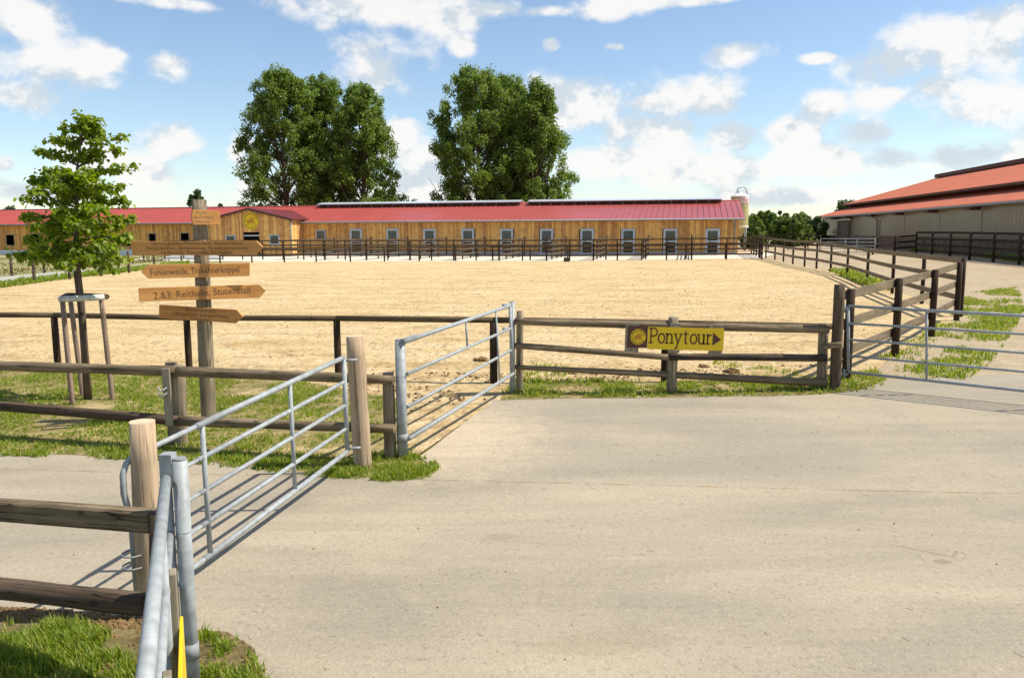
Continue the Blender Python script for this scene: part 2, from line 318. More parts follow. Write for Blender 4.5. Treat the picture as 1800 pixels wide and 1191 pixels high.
def mat_ground(name, stops, patch, pcol, psc=0.6, lo=0.48, hi=0.62, bump=0.05, patch2=None):
    m, nt, b = new_mat(name); N = NT(nt); P = N.coord('Object')
    med = N.noise(P, 2.2, 6, 0.7); fine = N.noise(P, 18, 4, 0.7); big = N.noise(P, psc, 5, 0.62)
    col = N.ramp(N.math('ADD', N.math('MULTIPLY', med, 0.6), N.math('MULTIPLY', fine, 0.4)), stops)
    col = N.mix(N.math('MULTIPLY', N.sm(big, lo, hi), patch), col, pcol)
    if patch2:
        col = N.mix(N.math('MULTIPLY', N.sm(N.noise(P, 7.0, 4, 0.7), 0.55, 0.68), 0.7), col, patch2)
    N.put(b.inputs['Base Color'], col); b.inputs['Roughness'].default_value = 0.95; b.inputs['Specular IOR Level'].default_value = 0.1
    N.bump(N.math('ADD', med, N.math('MULTIPLY', fine, 0.5)), 0.7, bump, b); MAT[name] = m
mat_ground('meadow', [(0.3, (0.14, 0.15, 0.05)), (0.5, (0.24, 0.225, 0.09)), (0.7, (0.36, 0.31, 0.15))], 0.6, (0.42, 0.34, 0.19), 0.12)
mat_ground('lawn_soil', [(0.36, (0.12, 0.105, 0.035)), (0.5, (0.25, 0.20, 0.085)), (0.64, (0.42, 0.325, 0.17))], 0.7, (0.47, 0.36, 0.20), 1.3, 0.50, 0.62, 0.08, patch2=(0.13, 0.125, 0.035))
mat_ground('yard_dirt', [(0.3, (0.30, 0.235, 0.155)), (0.5, (0.40, 0.325, 0.22)), (0.7, (0.49, 0.41, 0.29))], 0.6, (0.34, 0.255, 0.16), 0.25, bump=0.09, patch2=(0.28, 0.205, 0.12))
mat_ground('pale_floor', [(0.3, (0.52, 0.47, 0.38)), (0.5, (0.60, 0.55, 0.46)), (0.7, (0.68, 0.63, 0.54))], 0.4, (0.50, 0.43, 0.32), 0.4)
mat_ground('grey_path', [(0.3, (0.32, 0.32, 0.30)), (0.5, (0.38, 0.375, 0.35)), (0.7, (0.44, 0.43, 0.40))], 0.3, (0.42, 0.38, 0.31), 0.3)
mat_ground('turf', [(0.35, (0.06, 0.052, 0.02)), (0.5, (0.14, 0.115, 0.05)), (0.65, (0.27, 0.205, 0.105))], 0.5, (0.30, 0.225, 0.12), 1.6, 0.50, 0.64, 0.08, patch2=(0.06, 0.05, 0.02))
plain('soil_clod', (0.19, 0.125, 0.06), 0.95, 0, 0.35, 12, 0.1, 0.5)
plain('debris', (0.20, 0.135, 0.075), 0.95, 0, 0.4, 20, 0.1)
plain('gravel_grey', (0.34, 0.34, 0.34), 0.95, 0, 0.2, 4, 0.1, 0.4)

# ------------------------------------------------------------------ mesh helpers
def T(o, label, cat, group=None):
    o['label'] = label; o['category'] = cat
    if group: o['group'] = group
    return o
def thing(name, label, cat, loc=(0, 0, 0), rz=0.0, group=None):
    e = bpy.data.objects.new(name, None); e.empty_display_size = 0.1; COL.objects.link(e)
    e.location = loc; e.rotation_euler = (0, 0, rz); return T(e, label, cat, group)
def link(name, me, mat, parent=None, mw=None, smooth=False):
    o = bpy.data.objects.new(name, me); COL.objects.link(o)
    if mat is not None and not me.materials: me.materials.append(MAT[mat] if isinstance(mat, str) else mat)
    if smooth: me.polygons.foreach_set('use_smooth', [True] * len(me.polygons))
    mw = mw or Matrix.Identity(4)
    if parent is not None:
        o.parent = parent
        pm = Matrix.Identity(4); chain = []; p = parent
        while p is not None: chain.append(p); p = p.parent
        for p in reversed(chain): pm = pm @ (Matrix.Translation(p.location) @ p.rotation_euler.to_matrix().to_4x4() if p.rotation_mode != 'QUATERNION' else Matrix.Translation(p.location) @ p.rotation_quaternion.to_matrix().to_4x4())
        mw = pm.inverted() @ mw
    l, q, s = mw.decompose(); o.location = l; o.rotation_mode = 'QUATERNION'; o.rotation_quaternion = q
    return o
class MB:
    def __init__(s): s.v = []; s.f = []
    def add(s, vs, fs):
        k = len(s.v); s.v += [tuple(x) for x in vs]; s.f += [tuple(i + k for i in f) for f in fs]; return s
    def box(s, c, size, M=None):
        x, y, z = size[0] / 2, size[1] / 2, size[2] / 2; c = Vector(c)
        vs = [Vector((a * x, b * y, d * z)) for a in (-1, 1) for b in (-1, 1) for d in (-1, 1)]
        vs = [c + (M @ v if M else v) for v in vs]
        return s.add(vs, [(0, 1, 3, 2), (4, 6, 7, 5), (0, 4, 5, 1), (2, 3, 7, 6), (0, 2, 6, 4), (1, 5, 7, 3)])
    def tube(s, pts, r, n=10, caps=True):
        pts = [Vector(p) for p in pts]; rs = r if isinstance(r, (list, tuple)) else [r] * len(pts)
        k = len(s.v); up = None
        for i, p in enumerate(pts):
            d = (pts[min(i + 1, len(pts) - 1)] - pts[max(i - 1, 0)]).normalized()
            if up is None: up = Vector((0, 0, 1)) if abs(d.z) < 0.9 else Vector((1, 0, 0))
            a = d.cross(up).normalized(); b = a.cross(d).normalized(); up = b
            for j in range(n):
                t = 2 * math.pi * j / n; s.v.append(tuple(p + a * math.cos(t) * rs[i] + b * math.sin(t) * rs[i]))
        for i in range(len(pts) - 1):
            for j in range(n):
                a0 = k + i * n + j; a1 = k + i * n + (j + 1) % n; s.f.append((a0, a1, a1 + n, a0 + n))
        if caps:
            s.f.append(tuple(k + j for j in reversed(range(n)))); s.f.append(tuple(k + (len(pts) - 1) * n + j for j in range(n)))
        return s
    def prism(s, poly, y0, y1):                           # polygon in x,z extruded along y
        n = len(poly); k = len(s.v)
        for y in (y0, y1):
            for (x, z) in poly: s.v.append((x, y, z))
        s.f.append(tuple(k + i for i in range(n))); s.f.append(tuple(k + n + i for i in reversed(range(n))))
        for i in range(n):
            j = (i + 1) % n; s.f.append((k + j, k + i, k + n + i, k + n + j))
        return s
    def mesh(s, name, fix=True):
        me = bpy.data.meshes.new(name); me.from_pydata(s.v, [], s.f); me.update()
        if fix:
            bm = bmesh.new(); bm.from_mesh(me); bmesh.ops.recalc_face_normals(bm, faces=bm.faces); bm.to_mesh(me); bm.free()
        return me
    def build(s, name, mat, parent=None, mw=None, smooth=False):
        return link(name, s.mesh(name), mat, parent, mw, smooth)
def frame(p0, p1):                                        # local z runs from p0 to p1
    d = (Vector(p1) - Vector(p0)); q = d.to_track_quat('Z', 'Y'); return Matrix.Translation(p0) @ q.to_matrix().to_4x4(), d.length
RNG = random.Random(7)
def log(name, p0, p1, r0, r1, mat, parent, n=14, rough=0.06, bend=0.0, seg=None, cap=None, flat_top=True):
    mw, L = frame(p0, p1); seg = seg or max(4, int(L / 0.22)); m = MB(); k = 0; sd = RNG.random() * 100
    bx, by = RNG.uniform(-1, 1) * bend, RNG.uniform(-1, 1) * bend
    for i in range(seg + 1):
        t = i / seg; z = t * L; r = r0 + (r1 - r0) * t
        if i in (0, seg): r *= 0.96
        ox = bx * math.sin(t * math.pi); oy = by * math.sin(t * math.pi)
        for j in range(n):
            a = 2 * math.pi * j / n
            rr = r * (1 + rough * (mnoise.noise(Vector((math.cos(a) * 1.3 + sd, math.sin(a) * 1.3, z * 1.7))) * 1.2 + 0.35 * mnoise.noise(Vector((math.cos(a) * 4 + sd, math.sin(a) * 4, z * 5)))))
            m.v.append((math.cos(a) * rr + ox, math.sin(a) * rr + oy, z))
    for i in range(seg):
        for j in range(n):
            a0 = i * n + j; a1 = i * n + (j + 1) % n; m.f.append((a0, a1, a1 + n, a0 + n))
    m.f.append(tuple(reversed(range(n)))); m.f.append(tuple(seg * n + j for j in range(n)))
    me = m.mesh(name); o = link(name, me, mat, parent, mw)
    for p in me.polygons:
        if len(p.vertices) == 4: p.use_smooth = True
    if cap:
        me.materials.append(MAT[cap])
        for p in me.polygons:
            if len(p.vertices) > 4: p.material_index = 1
    return o
def plank(name, p0, p1, w, t, mat, parent, up=(0, 0, 1)):   # board from p0 to p1, w along up, t across
    p0, p1 = Vector(p0), Vector(p1); z = (p1 - p0).normalized(); x = Vector(up).cross(z)
    if x.length < 1e-4: x = Vector((1, 0, 0))
    x.normalize(); y = z.cross(x)
    mw = Matrix((x, y, z)).transposed().to_4x4(); mw.translation = p0; L = (p1 - p0).length
    me = MB().box((0, 0, L / 2), (t, w, L)).mesh(name)
    bm = bmesh.new(); bm.from_mesh(me); bmesh.ops.bevel(bm, geom=bm.edges[:], offset=min(t, w) * 0.12, segments=1, affect='EDGES'); bm.to_mesh(me); bm.free()
    return link(name, me, mat, parent, mw)
def tube(name, pts, r, mat, parent, n=12):
    o = MB().tube(pts, r, n).build(name, mat, parent)
    for p in o.data.polygons:
        if len(p.vertices) == 4: p.use_smooth = True
    return o
def text_mesh(body, size, extrude=0.0015, align='CENTER', shear=0.0):
    cu = bpy.data.curves.new('t', 'FONT'); cu.body = body; cu.size = size; cu.extrude = extrude; cu.align_x = align; cu.resolution_u = 2; cu.shear = shear
    cu.space_line = 0.92
    ob = bpy.data.objects.new('t', cu); COL.objects.link(ob)
    me = bpy.data.meshes.new_from_object(ob.evaluated_get(bpy.context.evaluated_depsgraph_get()))
    bpy.data.objects.remove(ob); bpy.data.curves.remove(cu); return me
def sheet(name, poly, off, mat, kind='structure', step=0.5, jag=0.0):
    pts = []
    for i in range(len(poly)):
        a = Vector(poly[i][:2]); b = Vector(poly[(i + 1) % len(poly)][:2]); n = max(1, min(400, int((b - a).length / step)))
        for k in range(n):
            p = a.lerp(b, k / n)
            if jag: p = p + Vector((mnoise.noise(Vector((p.x * 1.7, p.y * 1.7, 3))) + 0.6 * mnoise.noise(Vector((p.x * 6, p.y * 6, 9))), mnoise.noise(Vector((p.x * 1.7, p.y * 1.7, 13))) + 0.6 * mnoise.noise(Vector((p.x * 6, p.y * 6, 19))))) * jag
            pts.append(p)
    bm = bmesh.new(); vs = [bm.verts.new((p.x, p.y, 0)) for p in pts]; bm.faces.new(vs)
    bmesh.ops.triangulate(bm, faces=bm.faces[:])
    for co, no in [((4, 0, 0), (1, 0, 0)), ((40, 0, 0), (1, 0, 0)), ((0, 10, 0), (0, 1, 0)), ((0, 90, 0), (0, 1, 0))]:
        bmesh.ops.bisect_plane(bm, geom=bm.verts[:] + bm.edges[:] + bm.faces[:], plane_co=co, plane_no=no)
    for v in bm.verts: v.co.z = gz(v.co.x, v.co.y) + off
    bmesh.ops.recalc_face_normals(bm, faces=bm.faces)
    for f in bm.faces:
        if f.normal.z < 0: f.normal_flip()
    me = bpy.data.meshes.new(name); bm.to_mesh(me); bm.free()
    o = link(name, me, mat)
    if kind: o['kind'] = kind
    return o

# ------------------------------------------------------------------ the ground
g2 = lambda *pp: [G(*p).to_2d() for p in pp]
sheet('ground', [(-2500, -300), (2500, -300), (2500, 4000), (-2500, 4000)], -0.03, 'meadow', step=5000)
sheet('yard', [(4.9, 12.9), (9, 11.0), (90, 6), (120, 140), (14, 140), (16.5, 56)], -0.004, 'yard_dirt')
PATH = g2((-300, 530), (-100, 505), (0, 487), (140, 474), (260, 464), (330, 459), (340, 462), (250, 471), (140, 482), (0, 499), (-100, 517), (-300, 545))
sheet('path', PATH, 0.0, 'grey_path', step=1.0, jag=0.05)
sheet('paddock_ground', g2((330, 459), (440, 459.5), (900, 459.5), (1335, 455)) + [(24, 72), (-30, 80), (-34, 68)], 0.0, 'pale_floor', step=2.0)
ARENA = g2((-300, 556), (-100, 523), (0, 506), (140, 487), (240, 475.5), (330, 465), (450, 459.5), (900, 459), (1330, 454), (1362, 457), (1393, 465), (1435, 473), (1489, 484), (1530, 499), (1600, 520), (1684, 560), (1570, 628), (1500, 684), (1440, 693), (1180, 698), (900, 702), (860, 712), (735, 798), (690, 790), (600, 690), (300, 655), (0, 645), (-300, 640))
sheet('riding_arena', ARENA, 0.004, 'sand', step=0.6, jag=0.04)
LAWN = g2((-400, 640), (0, 642), (300, 650), (560, 676), (640, 690), (700, 705), (705, 770), (735, 808), (768, 822), (755, 838), (690, 843), (600, 836), (300, 806), (0, 797), (-400, 786))
ROAD = g2((-700, 790), (-400, 784), (0, 795), (300, 804), (600, 834), (690, 838), (750, 834), (762, 820), (735, 803), (868, 704), (905, 699), (1180, 698), (1450, 693), (1530, 671), (1640, 664), (1800, 657)) + [(13, 12.0), (30, 11), (30, -20), (-12, -20), (-12, 6)]
sheet('road', ROAD, 0.008, 'road', step=0.4, jag=0.035)
sheet('lawn', LAWN, 0.012, 'lawn_soil', step=0.25, jag=0.05)
CORNER = g2((-300, 1058), (0, 1078), (150, 1090), (260, 1105), (400, 1118), (445, 1145), (470, 1200), (470, 1300)) + [(-1.15, 1.5), (-1.0, -6), (-9, -6), (-9, 4.6)]
sheet('verge', CORNER, 0.016, 'turf', step=0.2, jag=0.06)
STRIP = g2((905, 668), (1180, 674), (1450, 664), (1500, 655), (1540, 652), (1560, 668), (1500, 688), (1440, 694), (1180, 699), (905, 702), (880, 704), (885, 690))
sheet('fence_verge', STRIP, 0.012, 'lawn_soil', step=0.2, jag=0.06)

# ------------------------------------------------------------------ grass, clods, debris
def inside(p, poly):
    x, y = p; c = False; n = len(poly); j = n - 1
    for i in range(n):
        xi, yi = poly[i][0], poly[i][1]; xj, yj = poly[j][0], poly[j][1]
        if (yi > y) != (yj > y) and x < (xj - xi) * (y - yi) / (yj - yi) + xi: c = not c
        j = i
    return c
def grass(name, poly, n, h0, h1, seed, label, mat='grass', thr=-0.1, fq=1.2, w=0.006, edge=None):
    rng = random.Random(seed); xs = [p[0] for p in poly]; ys = [p[1] for p in poly]; V = []; F = []; cnt = 0; tries = 0
    while cnt < n and tries < n * 12:
        tries += 1
        x, y = rng.uniform(min(xs), max(xs)), rng.uniform(min(ys), max(ys))
        if not inside((x, y), poly): continue
        nz = mnoise.noise(Vector((x * fq, y * fq, seed))) + 0.5 * mnoise.noise(Vector((x * fq * 3.1, y * fq * 3.1, seed + 5)))
        if nz < thr + rng.uniform(-0.25, 0.25): continue
        tuft = 1 + int(rng.random() * 5)
        for _ in range(tuft):
            bx, by = x + rng.gauss(0, 0.018), y + rng.gauss(0, 0.018); z = gz(bx, by)
            h = rng.uniform(h0, h1) * (0.75 + 0.7 * max(0, min(1, nz + 0.3))); a = rng.uniform(0, 6.283); le = rng.uniform(0.1, 0.75) * h
            dx, dy = math.cos(a), math.sin(a); wx, wy = -dy * w, dx * w; k = len(V)
            V += [(bx - wx, by - wy, z), (bx + wx, by + wy, z), (bx + dx * le * 0.35 - wx * .8, by + dy * le * 0.35 - wy * .8, z + h * 0.6), (bx + dx * le * 0.35 + wx * .8, by + dy * le * 0.35 + wy * .8, z + h * 0.6), (bx + dx * le, by + dy * le, z + h)]
            F += [(k, k + 1, k + 3, k + 2), (k + 2, k + 3, k + 4)]; cnt += 1
    me = bpy.data.meshes.new(name); me.from_pydata(V, [], F); me.update()
    o = link(name, me, mat); o['kind'] = 'stuff'; return T(o, label, 'grass')
LAWN_IN = [p for p in LAWN]
grass('lawn_grass', LAWN_IN, 95000, 0.015, 0.065, 3, 'patchy green grass between the left fence and the riding arena', thr=-0.22, fq=1.1, w=0.0055)
TIP = g2((560, 832), (640, 800), (735, 803), (772, 820), (755, 842), (690, 848), (600, 842))
grass('tuft_grass', TIP, 6500, 0.015, 0.075, 4, 'bright grass tuft around the foot of the pale gate post', thr=-0.22, fq=3.0, w=0.005)
EDGE = g2((-300, 775), (0, 783), (300, 793), (600, 815), (640, 836), (590, 842), (300, 812), (0, 802), (-300, 792))
grass('edge_grass', EDGE, 9000, 0.015, 0.07, 14, 'grass fringe along the left road edge', thr=-0.1, fq=1.5)
grass('verge_grass', g2((-200, 1085), (0, 1095), (150, 1105), (260, 1118), (400, 1122), (440, 1150), (465, 1200), (480, 1330), (-200, 1330)), 26000, 0.02, 0.085, 5, 'long grass in the near left corner beside the road', thr=0.02, fq=2.0, w=0.0045)
grass('fence_grass', STRIP, 12000, 0.02, 0.09, 6, 'grass strip under the sign fence', thr=-0.3, fq=1.6)
RG = g2((1490, 694), (1520, 640), (1620, 590), (1680, 545), (1700, 515), (1790, 505), (1800, 545), (1770, 600), (1740, 640), (1700, 668), (1640, 668), (1560, 676))
grass('gate_grass', RG, 14000, 0.02, 0.09, 8, 'yellowish grass behind the right steel gate', thr=0.08, fq=0.6, w=0.008)
RG2 = g2((1455, 475), (1490, 474), (1540, 494), (1575, 505), (1560, 512), (1510, 500))
grass('yard_grass', RG2, 2500, 0.08, 0.25, 9, 'green weeds under the long brown fence', thr=-0.5, fq=0.5, w=0.02)
BS = g2((-300, 540), (-100, 515), (0, 497.5), (140, 480.5), (255, 468), (330, 460), (335, 464), (250, 476), (140, 488), (0, 507), (-100, 525), (-300, 558))
grass('border_grass', BS, 9000, 0.08, 0.22, 10, 'green grass border between grey path and sand arena', thr=-1.5, w=0.022)
HG = g2((1600, 442), (1680, 447), (1760, 457), (1850, 470), (1850, 460), (1760, 450), (1690, 443), (1600, 439))
grass('hall_grass', HG, 3000, 0.15, 0.4, 11, 'dark grass at the foot of the hall wall', thr=-1, w=0.03)
MEAD = g2((-300, 520), (0, 485), (140, 472), (300, 458), (300, 452), (100, 454), (-300, 458))
grass('meadow_grass', MEAD, 9000, 0.05, 0.18, 12, 'dry meadow grass beyond the grey path', mat='grass_dry', thr=0.0, fq=0.15, w=0.03)
SANDG = g2((900, 640), (1440, 630), (1440, 665), (900, 680))
grass('sparse_grass', SANDG, 900, 0.03, 0.08, 13, 'sparse grass sprouting in the sand behind the sign fence', thr=0.42, fq=0.8)
def clods(name, poly, n, r0, r1, seed, label, cat, mat, off=0.0, thr=-2, fq=1.0):
    rng = random.Random(seed); xs = [p[0] for p in poly]; ys = [p[1] for p in poly]; m = MB(); c = 0; tr = 0
    while c < n and tr < n * 20:
        tr += 1; x, y = rng.uniform(min(xs), max(xs)), rng.uniform(min(ys), max(ys))
        if not inside((x, y), poly) or mnoise.noise(Vector((x * fq, y * fq, seed))) < thr: continue
        r = r0 + (r1 - r0) * rng.random() ** 3; z = gz(x, y) + off; k = len(m.v); c += 1; a0 = rng.random() * 6
        for i in range(6): m.v.append((x + math.cos(a0 + i * 1.047) * r * rng.uniform(.6, 1.3), y + math.sin(a0 + i * 1.047) * r * rng.uniform(.6, 1.3), z))
        for i in range(3): m.v.append((x + math.cos(a0 + i * 2.1) * r * .55, y + math.sin(a0 + i * 2.1) * r * .55, z + r * rng.uniform(.5, .95)))
        for i in range(3):
            m.f += [(k + 2 * i, k + (2 * i + 1), k + 6 + i), (k + 2 * i + 1, k + (2 * i + 2) % 6, k + 6 + (i + 1) % 3, k + 6 + i)]
        m.f.append((k + 6, k + 7, k + 8))
    o = m.build(name, mat); o['kind'] = 'stuff'; return T(o, label, cat)
clods('sand_clods', g2((500, 655), (900, 655), (1440, 640), (1440, 690), (900, 696), (700, 730), (600, 680)), 1500, 0.010, 0.045, 21, 'crumbled soil clods on the sand along the front fence', 'soil', 'soil_clod', 0.0, -0.05)
clods('arena_clods', g2((-200, 640), (0, 520), (400, 475), (1300, 465), (1460, 500), (1560, 560), (1440, 660), (600, 655), (0, 630)), 2600, 0.012, 0.05, 22, 'trampled sand lumps scattered over the arena', 'sand', 'sand', 0.0, -0.1, 0.5)
clods('road_debris', g2((0, 800), (600, 845), (900, 720), (1440, 700), (1900, 720), (2100, 1300), (500, 1300), (300, 1060), (0, 1050)), 160, 0.002, 0.011, 23, 'small dark crumbs strewn over the road', 'debris', 'debris', 0.008)
clods('verge_crumbs', g2((-100, 1075), (150, 1085), (400, 1112), (470, 1160), (500, 1330), (300, 1330), (0, 1200), (-100, 1190)), 900, 0.003, 0.018, 25, 'dry soil crumbs among the near corner grass', 'soil', 'soil_clod', 0.016)
clods('verge_soil', g2((0, 1070), (150, 1078), (260, 1092), (250, 1112), (150, 1102), (0, 1092)), 1100, 0.004, 0.022, 24, 'broken soil along the near road edge', 'soil', 'soil_clod', 0.016)
rngs = random.Random(77); m = MB()
for _ in range(420):
    q = G(rngs.uniform(250, 1850), rngs.choice((rngs.uniform(720, 1191), rngs.uniform(700, 860)))); a = rngs.random() * 6.28; L = rngs.uniform(.015, .07)
    if not inside((q.x, q.y), ROAD) or inside((q.x, q.y), CORNER) or inside((q.x, q.y), LAWN): continue
    b = rngs.uniform(-.5, .5); p = [q + Vector((math.cos(a + b * t) * L * t, math.sin(a + b * t) * L * t, .011)) for t in (0, .5, 1)]; m.tube(p, .0016, 4)
o = m.build('straw_bits', 'cut_wood'); o['kind'] = 'stuff'; T(o, 'loose straw stalks blown over the road', 'straw')
def mound(px, py, r, h, label):
    c = G(px, py); bm = bmesh.new(); bmesh.ops.create_icosphere(bm, subdivisions=3, radius=1)
    for v in bm.verts:
        k = 1 + 0.45 * mnoise.noise(v.co * 2.2 + c) + 0.25 * mnoise.noise(v.co * 6 + c); v.co = Vector((v.co.x * r * k, v.co.y * r * k, max(-0.02, v.co.z * h * k)))
    me = bpy.data.meshes.new('molehill'); bm.to_mesh(me); bm.free()
    T(link('molehill', me, 'soil_clod', None, Matrix.Translation(c)), label, 'molehill', 'molehills behind the sign fence')
mound(1287, 655, 0.13, 0.085, 'larger dark molehill in the sand behind the yellow sign fence')
mound(1237, 645, 0.10, 0.05, 'smaller dark molehill left of the larger one in the sand')
mound(846, 634, 0.15, 0.07, 'low soil heap in the sand behind the middle steel gate')

# ------------------------------------------------------------------ the barn
R0 = G(1296, 447); L0 = G(0, 447); R0.z = L0.z = 0
ang = math.atan2(R0.y - L0.y, R0.x - L0.x); BZ = gz(R0.x, R0.y) - 0.05
barn = thing('stable_barn', 'long larch clad stable with red metal roof behind the paddocks', 'stable', (R0.x, R0.y, BZ), ang)
BM = Matrix.Translation(barn.location) @ Matrix.Rotation(ang, 4, 'Z'); BI = BM.inverted()
bn = BM.to_3x3() @ Vector((0, 1, 0))
def bl(px, py, y=0.0):
    h = BI @ plane_hit(px, py, BM @ Vector((0, y, 0)), bn); return h.x, h.z
XL = bl(-120, 440)[0]; EH = bl(1200, 384)[1]; RIDGE_Y = 8.2; RH = bl(1275, 355, RIDGE_Y)[1]; PX0, PX1 = bl(374, 440)[0], bl(509, 440)[0]
openings = []
def boards(name, mat, x0, x1, z0, z1f, parent, y0, holes, w=0.165, t=0.03, M=BM, seed=1, axis=0):
    rng = random.Random(seed); m = MB(); x = x0
    while x < x1:
        ww = min(w, x1 - x); xc = x + ww / 2; segs = [(z0, z1f(xc))]
        for (a, b, c, d) in holes:
            if a < xc < b:
                ns = []
                for (s, e) in segs:
                    if d <= s or c >= e: ns.append((s, e))
                    else:
                        if c > s: ns.append((s, c))
                        if d < e: ns.append((d, e))
                segs = ns
        tt = t + rng.uniform(0, 0.014)
        for (s, e) in segs:
            if axis == 0: m.box((xc, y0 - tt / 2, (s + e) / 2), (ww - 0.014, tt, e - s))
            else: m.box((y0 - tt / 2, xc, (s + e) / 2), (tt, ww - 0.014, e - s))
        x += w
    o = m.build(name, mat, parent, M); o['kind'] = 'stuff'; return o
DOORS = [627, 691, 756, 823, 891, 961, 1032, 1104, 1178, 1252]
holes = []; dx_list = []
for px in DOORS:
    x, _ = bl(px, 440); _, zt = bl(px, 402); holes.append((x - 0.62, x + 0.62, -0.3, zt)); dx_list.append((x, zt))
LWIN = [(18, 413, 431, 7), (62, 411, 430, 8), (222, 411, 432, 8), (268, 411, 426, 6), (325, 410, 430, 7)]
for (px, t, b, hw) in LWIN:
    x, zt = bl(px, t); _, zb = bl(px, b); hx = bl(px + hw, t)[0] - x; holes.append((x - hx, x + hx, zb, zt))
x564, z564t = bl(564, 404); z564b = bl(564, 424)[1]; holes.append((x564 - 0.5, x564 + 0.5, z564b, z564t))
holes.append((PX0 + 0.05, PX1 - 0.05, -1, 9))
boards('cladding', 'larch', XL, 0.0, 0.28, lambda x: EH - 0.02, barn, 0.0, holes)
# plinth, inner shell
m = MB(); m.box(((XL) / 2, 0.06, 0.0), (-XL, 0.10, 0.58)); m.build('plinth', 'plinth', barn, BM)
m = MB(); W2 = RIDGE_Y * 2
m.box((XL / 2, W2, EH / 2), (-XL, 0.1, EH)); m.box((XL + 0.05, W2 / 2, EH / 2), (0.1, W2 - 0.2, EH)); m.build('back_wall', 'larch', barn, BM)
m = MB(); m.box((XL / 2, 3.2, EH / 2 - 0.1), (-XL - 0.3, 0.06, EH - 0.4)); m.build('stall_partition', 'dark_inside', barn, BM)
gable = lambda yy: EH + (RH - EH) * (1 - abs(yy - RIDGE_Y) / RIDGE_Y) - 0.03
boards('gable_wall', 'larch', 0.0, W2, 0.0, gable, barn, 0.0, [], axis=1, M=BM @ Matrix.Translation((0.03, 0, 0)), seed=3)
# roof
sl_ = (RH - EH) / RIDGE_Y; OV = 0.55
def roofslab(m, x0, x1, y0, y1, z0, z1, t=0.08):
    m.add([(x0, y0, z0), (x1, y0, z0), (x1, y1, z1), (x0, y1, z1), (x0, y0, z0 + t), (x1, y0, z0 + t), (x1, y1, z1 + t), (x0, y1, z1 + t)], [(0, 1, 2, 3), (4, 7, 6, 5), (0, 4, 5, 1), (1, 5, 6, 2), (2, 6, 7, 3), (3, 7, 4, 0)])
m = MB(); roofslab(m, XL - 0.5, 0.55, -OV, RIDGE_Y, EH - sl_ * OV, RH); roofslab(m, XL - 0.5, 0.55, RIDGE_Y, W2 + OV, RH, EH - sl_ * OV)
roof = m.build('roof', 'roof_red', barn, BM)
m = MB(); x = XL - 0.45
while x < 0.56:
    m.add([(x - .018, -OV - .01, EH - sl_ * OV + .08), (x + .018, -OV - .01, EH - sl_ * OV + .08), (x + .018, RIDGE_Y, RH + .08), (x - .018, RIDGE_Y, RH + .08),
           (x - .012, -OV - .01, EH - sl_ * OV + .135), (x + .012, -OV - .01, EH - sl_ * OV + .135), (x + .012, RIDGE_Y, RH + .135), (x - .012, RIDGE_Y, RH + .135)],
          [(0, 4, 5, 1), (4, 7, 6, 5), (0, 3, 7, 4), (1, 5, 6, 2)]); x += 0.50
o = m.build('standing_seams', 'roof_red', roof, BM); o['kind'] = 'stuff'
tube('gutter', [BM @ Vector((XL, -OV - 0.07, EH - sl_ * OV + 0.03)), BM @ Vector((0.5, -OV - 0.07, EH - sl_ * OV + 0.03))], 0.075, 'galv_dull', barn, 8)
tube('ridge_cap', [BM @ Vector((XL, RIDGE_Y, RH + 0.09)), BM @ Vector((0.56, RIDGE_Y, RH + 0.09))], 0.11, 'roof_red', barn, 8)
tube('downpipe', [BM @ Vector((-0.35, -OV - 0.07, EH - 0.2)), BM @ Vector((-0.3, -0.1, EH - 0.55)), BM @ Vector((-0.3, -0.1, 0))], 0.06, 'galv_dull', barn, 8)
for (pa, pb) in ((566, 918), (932, 1268)):
    xa, xb = bl(pa, 352, RIDGE_Y)[0], bl(pb, 352, RIDGE_Y)[0]; zt = RH + 0.42
    m = MB(); roofslab(m, xa, xb, RIDGE_Y - 1.3, RIDGE_Y, zt - 0.22, zt, 0.05); roofslab(m, xa, xb, RIDGE_Y, RIDGE_Y + 1.3, zt, zt - 0.22, 0.05)
    sk = m.build('ridge_skylight', 'skylight', roof, BM)
    n = int((xb - xa) / 1.15); brm = MB().box((0, 0, 0), (0.05, 0.05, 0.5)).mesh('skylight_bracket')
    for i in range(n + 1):
        x = xa + (xb - xa) * i / n; link('skylight_bracket', brm, 'galv_dull', roof, BM @ Matrix.Translation((x, RIDGE_Y - 1.15, RH + 0.03)))
    m = MB(); m.box(((xa + xb) / 2, RIDGE_Y - 0.7, RH - 0.02), (xb - xa - 0.1, 0.04, 0.42)); m.build('skylight_upstand', 'roof_trim', roof, BM)
for i, (x, zt) in enumerate(dx_list):
    w = 0.60
    m = MB(); m.box((x - w + .09, -0.05, zt / 2), (0.18, 0.12, zt)); m.box((x + w - .09, -0.05, zt / 2), (0.18, 0.12, zt)); m.box((x, -0.05, zt - 0.09), (2 * w - .36, 0.118, 0.18)); m.box((x, -0.05, zt * 0.52), (2 * w - .36, 0.116, 0.14)); m.box((x, -0.05, 0.08), (2 * w - .36, 0.116, 0.16))
    d = m.build('stable_door', 'frame_grey', barn, BM)
    m = MB(); m.box((x, -0.02, zt * 0.76), (2 * w - .36, 0.02, zt * 0.36)); m.build('pane', 'glass', d, BM)
    for k in range(4):
        pw = (2 * w - .36) / 4; m = MB(); m.box((x - w + .18 + pw * (k + .5), -0.045, zt * 0.28), (pw - 0.012, 0.03, zt * 0.36)); m.build('plank', 'log_dark', d, BM)
    m = MB(); m.tube([(x - w + .3, -0.13, zt * .52), (x - w + .5, -0.13, zt * .52)], 0.02, 6); m.build('handle', 'dark_metal', d, BM)
